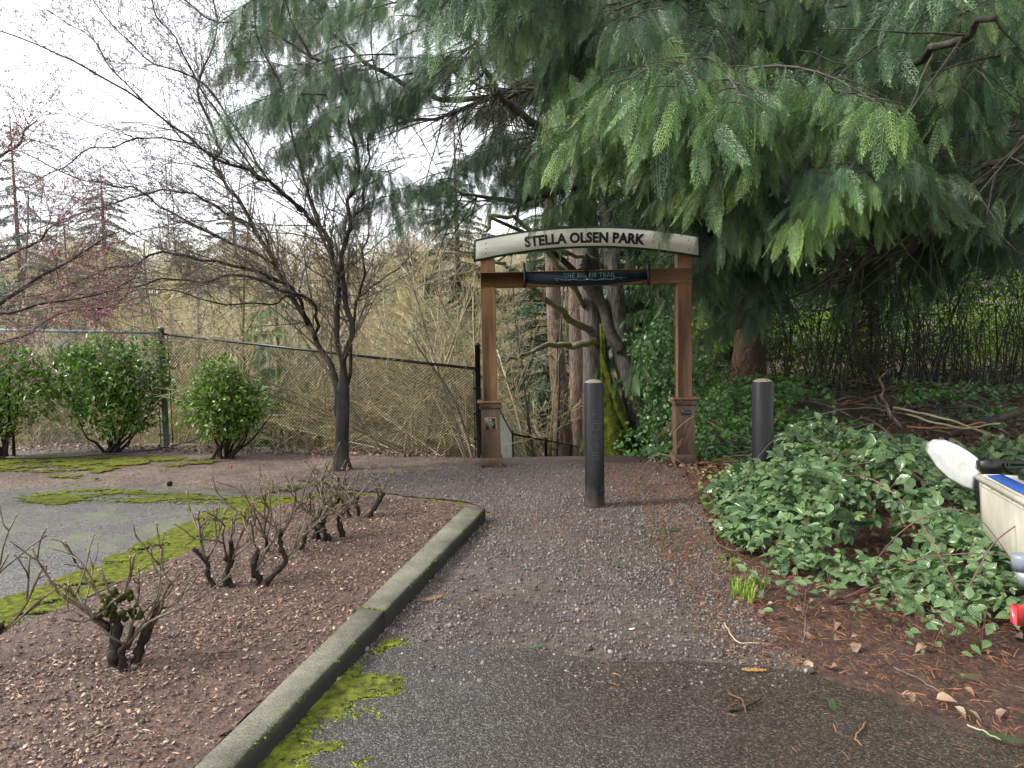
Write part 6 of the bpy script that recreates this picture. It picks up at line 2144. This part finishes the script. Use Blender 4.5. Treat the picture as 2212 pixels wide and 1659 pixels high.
# dead brown frond leaning on the right pedestal
b = gd(1485, 1000)
df = empty('dead_cedar_branch', (b[0], 8.45, 0), 'dead brown cedar branch drooping in front of the right gate pedestal', 'branch')
def Dp(px, py, y=8.45): return at(px, py, y) - np.array([b[0], 8.45, 0])
G().tube(curve3([Dp(1640, 960, 8.0), Dp(1560, 925, 8.2), Dp(1510, 900), Dp(1480, 885), Dp(1470, 870), Dp(1470, 862)], 20, .012), np.linspace(.004, .002, 20), 5).obj('stem', MT['twig'], df, True)
G().tube(curve3([Dp(1500, 897), Dp(1475, 915), Dp(1455, 935)], 10), .003, 5).obj('stem', MT['twig_pale'], df)
for (px, py, a, s) in ((1478, 893, -2.1, .8), (1468, 893, -1.8, .7), (1462, 900, -2.2, .7), (1487, 905, -1.9, .6), (1494, 918, -1.9, .8), (1500, 925, -1.6, .6), (1478, 945, -2.2, .8), (1492, 935, -1.6, .6), (1470, 960, -2.3, .6), (1455, 905, -2.2, .7)):
    v, f = SPR[int(px) % 6]
    R = frames(np.array([[math.cos(a), 0.1, math.sin(a)]]), np.array([[0, -1., .2]]))[0]
    vv = (v * [1, .5, 1]) @ R.T * s
    ob('frond', mesh_from('frond', vv, [f], MT['dead_leaf']), df, Vector(Dp(px, py)))
# forked orange-brown dead branch and dark log at the right
fb = at(1910, 900, 8.2)
t = empty('dead_branch', (fb[0], 8.2, fb[2]), 'forked orange-brown dead branch standing up behind the brambles', 'branch')
def Fp(px, py, y=8.2): return at(px, py, y) - fb
G().tube(curve3([Fp(1945, 925), Fp(1925, 893), Fp(1905, 860), Fp(1908, 845), Fp(1900, 820), Fp(1910, 808)], 22, .012), np.linspace(.024, .012, 22), 8).obj('stem', MT['fir_bark'], t, True)
G().tube(curve3([Fp(1918, 882), Fp(1895, 868), Fp(1888, 850)], 12, .006), np.linspace(.012, .006, 12), 6).obj('stem', MT['fir_bark'], t, True)
for k_, (p, r, m_, lab) in enumerate((([(1960, 895, 8), (2080, 925, 7.4), (2160, 915, 7)], .012, 'twig_pale', 'pale fallen stem sloping behind the rudder blade'),
                       ([(1930, 880, 8.3), (2040, 905, 7.8), (2200, 960, 7)], .014, 'twig_pale', 'long pale stem lying behind the brambles, sloping to the right edge'),
                       ([(1960, 923, 8), (2050, 925, 7.7), (2130, 915, 7.5)], .010, 'litter', 'orange-brown stem lying level behind the brambles'),
                       ([(2060, 935, 8), (2130, 915, 7.8), (2260, 870, 7.6)], .055, 'limb_bark', 'dark thick log at the right edge behind the brambles'),
                       ([(1740, 905, 8.6), (1850, 880, 8.4), (1990, 900, 8.2)], .008, 'twig', 'thin bowed stick behind the brambles'))):
    P = np.array([at(*q) for q in p]); c = P.mean(0)
    o = G().tube(curve3(P, 20, .012, k_) - c, np.linspace(r, r * .8, 20), 8).obj('fallen_branch', MT[m_], None, True, loc=tuple(c))
    tag(o, lab, 'branch')
P = np.array([at(1960, 895, 8), at(2040, 900, 7.6), at(2090, 950, 7.3)]) 

# ------------------------------------------------------------------ catamaran on its trailer
MT['hull'] = M('cream_gelcoat', (.42, .39, .31), (.58, .55, .46), 5, .35, (1, 1, .5), third=(.63, .60, .52), bmp=.1, bdist=.002)
MT['white'] = M('white_blade', (.40, .41, .38), (.60, .61, .59), 9, .35, third=(.68, .69, .68), bmp=.2, bdist=.002)
MT['blue'] = M('blue_trampoline', (.012, .09, .42), (.02, .12, .52), 40, .6)
MT['red'] = M('red_lens', (.45, .02, .03), (.55, .03, .04), 20, .25)
MT['grey_blue'] = M('grey_plastic_cap', (.16, .19, .24), (.22, .25, .31), 10, .4)
ax = unit([-.284, -.959, 0]); sd2 = unit(np.cross([0, 0, 1.], ax))   # bow direction, starboard..
sd2 = np.array([.959, -.284, 0])
B0 = at(2117, 1030, 4.5)
cat_ = empty('catamaran', tuple(B0), 'cream catamaran hull stern with raised white rudder and blue trampoline', 'boat')
g = G()
Ls = [0, .05, .4, 1.0, 1.8, 2.6, 3.3]
rows = []
for s in Ls:
    dep = .345 + min(s, 1.0) * .02
    w_ = .20 + .10 * min(1, s)
    keel = min(.345 + .20 * min(1, s / .5), .56)
    prof = [(0, 0), (-.004, -.045), (.004, -dep * .5), (.012, -.345), (.06 + .02 * s, -keel), (w_ - .04, -keel), (w_, -.345), (w_, 0), (w_ * .5, .015)]
    if s == 0: prof = [(x, z * .98) for x, z in prof]
    rows.append([ax * s + sd2 * x + np.array([0, 0, z]) for x, z in prof])
k = len(rows[0]); V = np.array(rows).reshape(-1, 3)
Q = [[i * k + j, i * k + (j + 1) % k, (i + 1) * k + (j + 1) % k, (i + 1) * k + j] for i in range(len(Ls) - 1) for j in range(k)]
g.add(V, np.array(Q))
tri = [[0, j, j + 1] for j in range(1, k - 1)]
g.T.append(np.array(tri)); g.T.append(np.array([[(len(Ls) - 1) * k + a for a in t_[::-1]] for t_ in tri]))
hull = g.obj('hull', MT['hull'], cat_, fix=True)
G().tube([-ax * .012 + sd2 * -.004 + [0, 0, -.006], ax * 1.5 + sd2 * -.006 + [0, 0, -.006], ax * 3.3 + [0, 0, -.006]], .021, 12).obj('gunwale', MT['hull'], hull, True)
G().tube([sd2 * -.002 - ax * .01 + [0, 0, -.006], sd2 * .1 - ax * .012 + [0, 0, -.002], sd2 * .21 - ax * .01 + [0, 0, -.006]], .02, 12).obj('stern_rim', MT['hull'], hull, True)
# blue stripe of deck
V = np.array([sd2 * .03 + ax * .03 + [0, 0, .012], sd2 * .12 + ax * .03 + [0, 0, .019], sd2 * .14 + ax * 3.2 + [0, 0, .021], sd2 * .04 + ax * 3.2 + [0, 0, .015]])
G().add(np.vstack([V, V + [0, 0, .006]]), np.array([[0, 1, 2, 3], [4, 5, 6, 7], [0, 1, 5, 4], [1, 2, 6, 5], [2, 3, 7, 6], [3, 0, 4, 7]])).obj('blue_deck_strip', MT['blue'], hull, fix=True)
# seam, rivets and fittings on the hull
G().tube([ax * .02 - sd2 * .003 + [0, 0, -.052], ax * 1.6 - sd2 * .004 + [0, 0, -.052], ax * 3.2 + [0, 0, -.052]], .0025, 6).obj('seam', MT['wire_grey'], hull, True)
for q_ in range(7):
    o = G().lathe([(0, .003), (.005, .002), (.006, 0)], 8).obj('rivet', MT['galv'], hull)
    o.location = Vector(ax * (.06 + .16 * q_) - sd2 * .006 + [0, 0, -.034]); o.rotation_euler = (rad(90), 0, math.atan2(sd2[1], sd2[0]) - rad(90))
G().box(sd2 * .08 - ax * .006 + [0, 0, -.09], (.05, .02, .16), bev=.003).obj('gudgeon', MT['galv'], hull)
# rudder
c0 = sd2 * .075 - ax * .05
def Rp(px, py, y): return at(px, py, y) - B0
g = G()
g.prism([(Rp(a, b_, 4.62)[0], Rp(a, b_, 4.62)[2]) for a, b_ in ((2108, 995), (2125, 988), (2150, 992), (2152, 1015), (2132, 1040), (2130, 1078), (2124, 1120), (2112, 1098), (2104, 1060), (2106, 1035), (2118, 1022), (2110, 1012))], lambda u, v, d: [u, d, v], .06, .12)
rud = g.obj('rudder_head', MT['black_metal'], cat_, fix=True)
ns = 22
xs_up = [(1998, 972), (2002, 957), (2016, 949), (2040, 950), (2070, 962), (2096, 978), (2112, 990), (2116, 1000), (2108, 1012), (2120, 1022), (2108, 1035), (2106, 1062), (2085, 1056), (2050, 1036), (2020, 1008)]
tip_y, root_y = 5.05, 4.62
def bladep(a, b_):
    u = (2116 - a) / 118.
    return at(a, b_, root_y + (tip_y - root_y) * u) - B0
V0 = np.array([bladep(a, b_) for a, b_ in xs_up])
nb = unit(np.cross(V0[3] - V0[10], V0[12] - V0[3]))
c_ = V0.mean(0)
inner = c_ + (V0 - c_) * .82
k = len(V0)
th_ = .014
V = np.vstack([V0, inner + nb * th_, inner - nb * th_])
Q = [[i, (i + 1) % k, k + (i + 1) % k, k + i] for i in range(k)] + [[(i + 1) % k, i, 2 * k + i, 2 * k + (i + 1) % k] for i in range(k)]
tri = tessellate_polygon([[Vector((a, -b_, 0)) for a, b_ in xs_up]])
g = G().add(V, np.array(Q))
g.T.append(np.array([[k + t_[0], k + t_[1], k + t_[2]] for t_ in tri])); g.T.append(np.array([[2 * k + t_[2], 2 * k + t_[1], 2 * k + t_[0]] for t_ in tri]))
g.obj('rudder_blade', MT['white'], cat_, fix=True)
G().tube([Rp(2128, 1000, 4.7), Rp(2170, 1000, 4.66), Rp(2215, 1001, 4.62), Rp(2300, 1003, 4.5)], [.022, .018, .018, .018], 12).obj('tiller_arm', MT['black_metal'], cat_, True)
G().tube([Rp(2150, 1006, 4.6), Rp(2190, 1012, 4.55), Rp(2230, 1008, 4.5)], .006, 8).obj('tiller_rod', MT['black_metal'], cat_, True)
for px in (2172, 2180): G().tube([Rp(px, 992, 4.66), Rp(px, 1010, 4.62)], .004, 6).obj('cable_tie', MT['black_metal'], cat_)
# trailer
tp = at(2200, 1240, 3.75)
tr = empty('boat_trailer', (tp[0] + .3, 3.6, 0), 'galvanised boat trailer with grey capped roller and red tail light', 'trailer')
to = np.array(tr.location)
def Tp(px, py, y): return at(px, py, y) - to
pa, pb, pc = Tp(2208, 1203, 3.72), Tp(2212, 1228, 3.72), Tp(2222, 1268, 3.72)
G().tube([pa + [0, 0, .016], pa + [0, 0, .012], pa + [0, 0, .002], pa * .7 + pb * .3, pb - [0, 0, .001], pb], [.036, .046, .053, .054, .054, .050], 24).obj('roller_cap', MT['grey_blue'], tr, True)
G().tube([pb, pc * .5 + pb * .5, pc], [.047, .045, .043], 24).obj('roller_post', MT['galv'], tr, True)
G().tube([pc, [pc[0] + .02, pc[1], pc[2] - .10], [pc[0] + .05, pc[1], .26]], .012, 8).obj('bracket', MT['galv'], tr, True)
G().box((.35, pc[1], .24), (1.2, .06, .06), bev=.004).obj('crossbar', MT['galv_post'], tr)
G().box((.9, -1.0, .24), (.07, 3.0, .07), bev=.004).obj('side_rail', MT['galv_post'], tr)
for sx in (.02, 1.1):
    G().lathe([(.10, -.07), (.2, -.07), (.22, -.04), (.22, .04), (.2, .07), (.10, .07)], 24).obj('wheel', MT['hose'], tr, True, loc=(sx + .55, -1.2, .22), rot=(0, rad(90), 0))
tl_ = Tp(2204, 1328, 3.3)
G().box((tl_[0] + .01, tl_[1], tl_[2]), (.085, .05, .092), bev=.003).obj('tail_light', MT['red'], tr)
G().tube([[tl_[0] + .04, tl_[1] + .02, tl_[2]], [.35, .0, .24]], .012, 6).obj('light_arm', MT['galv_post'], tr)
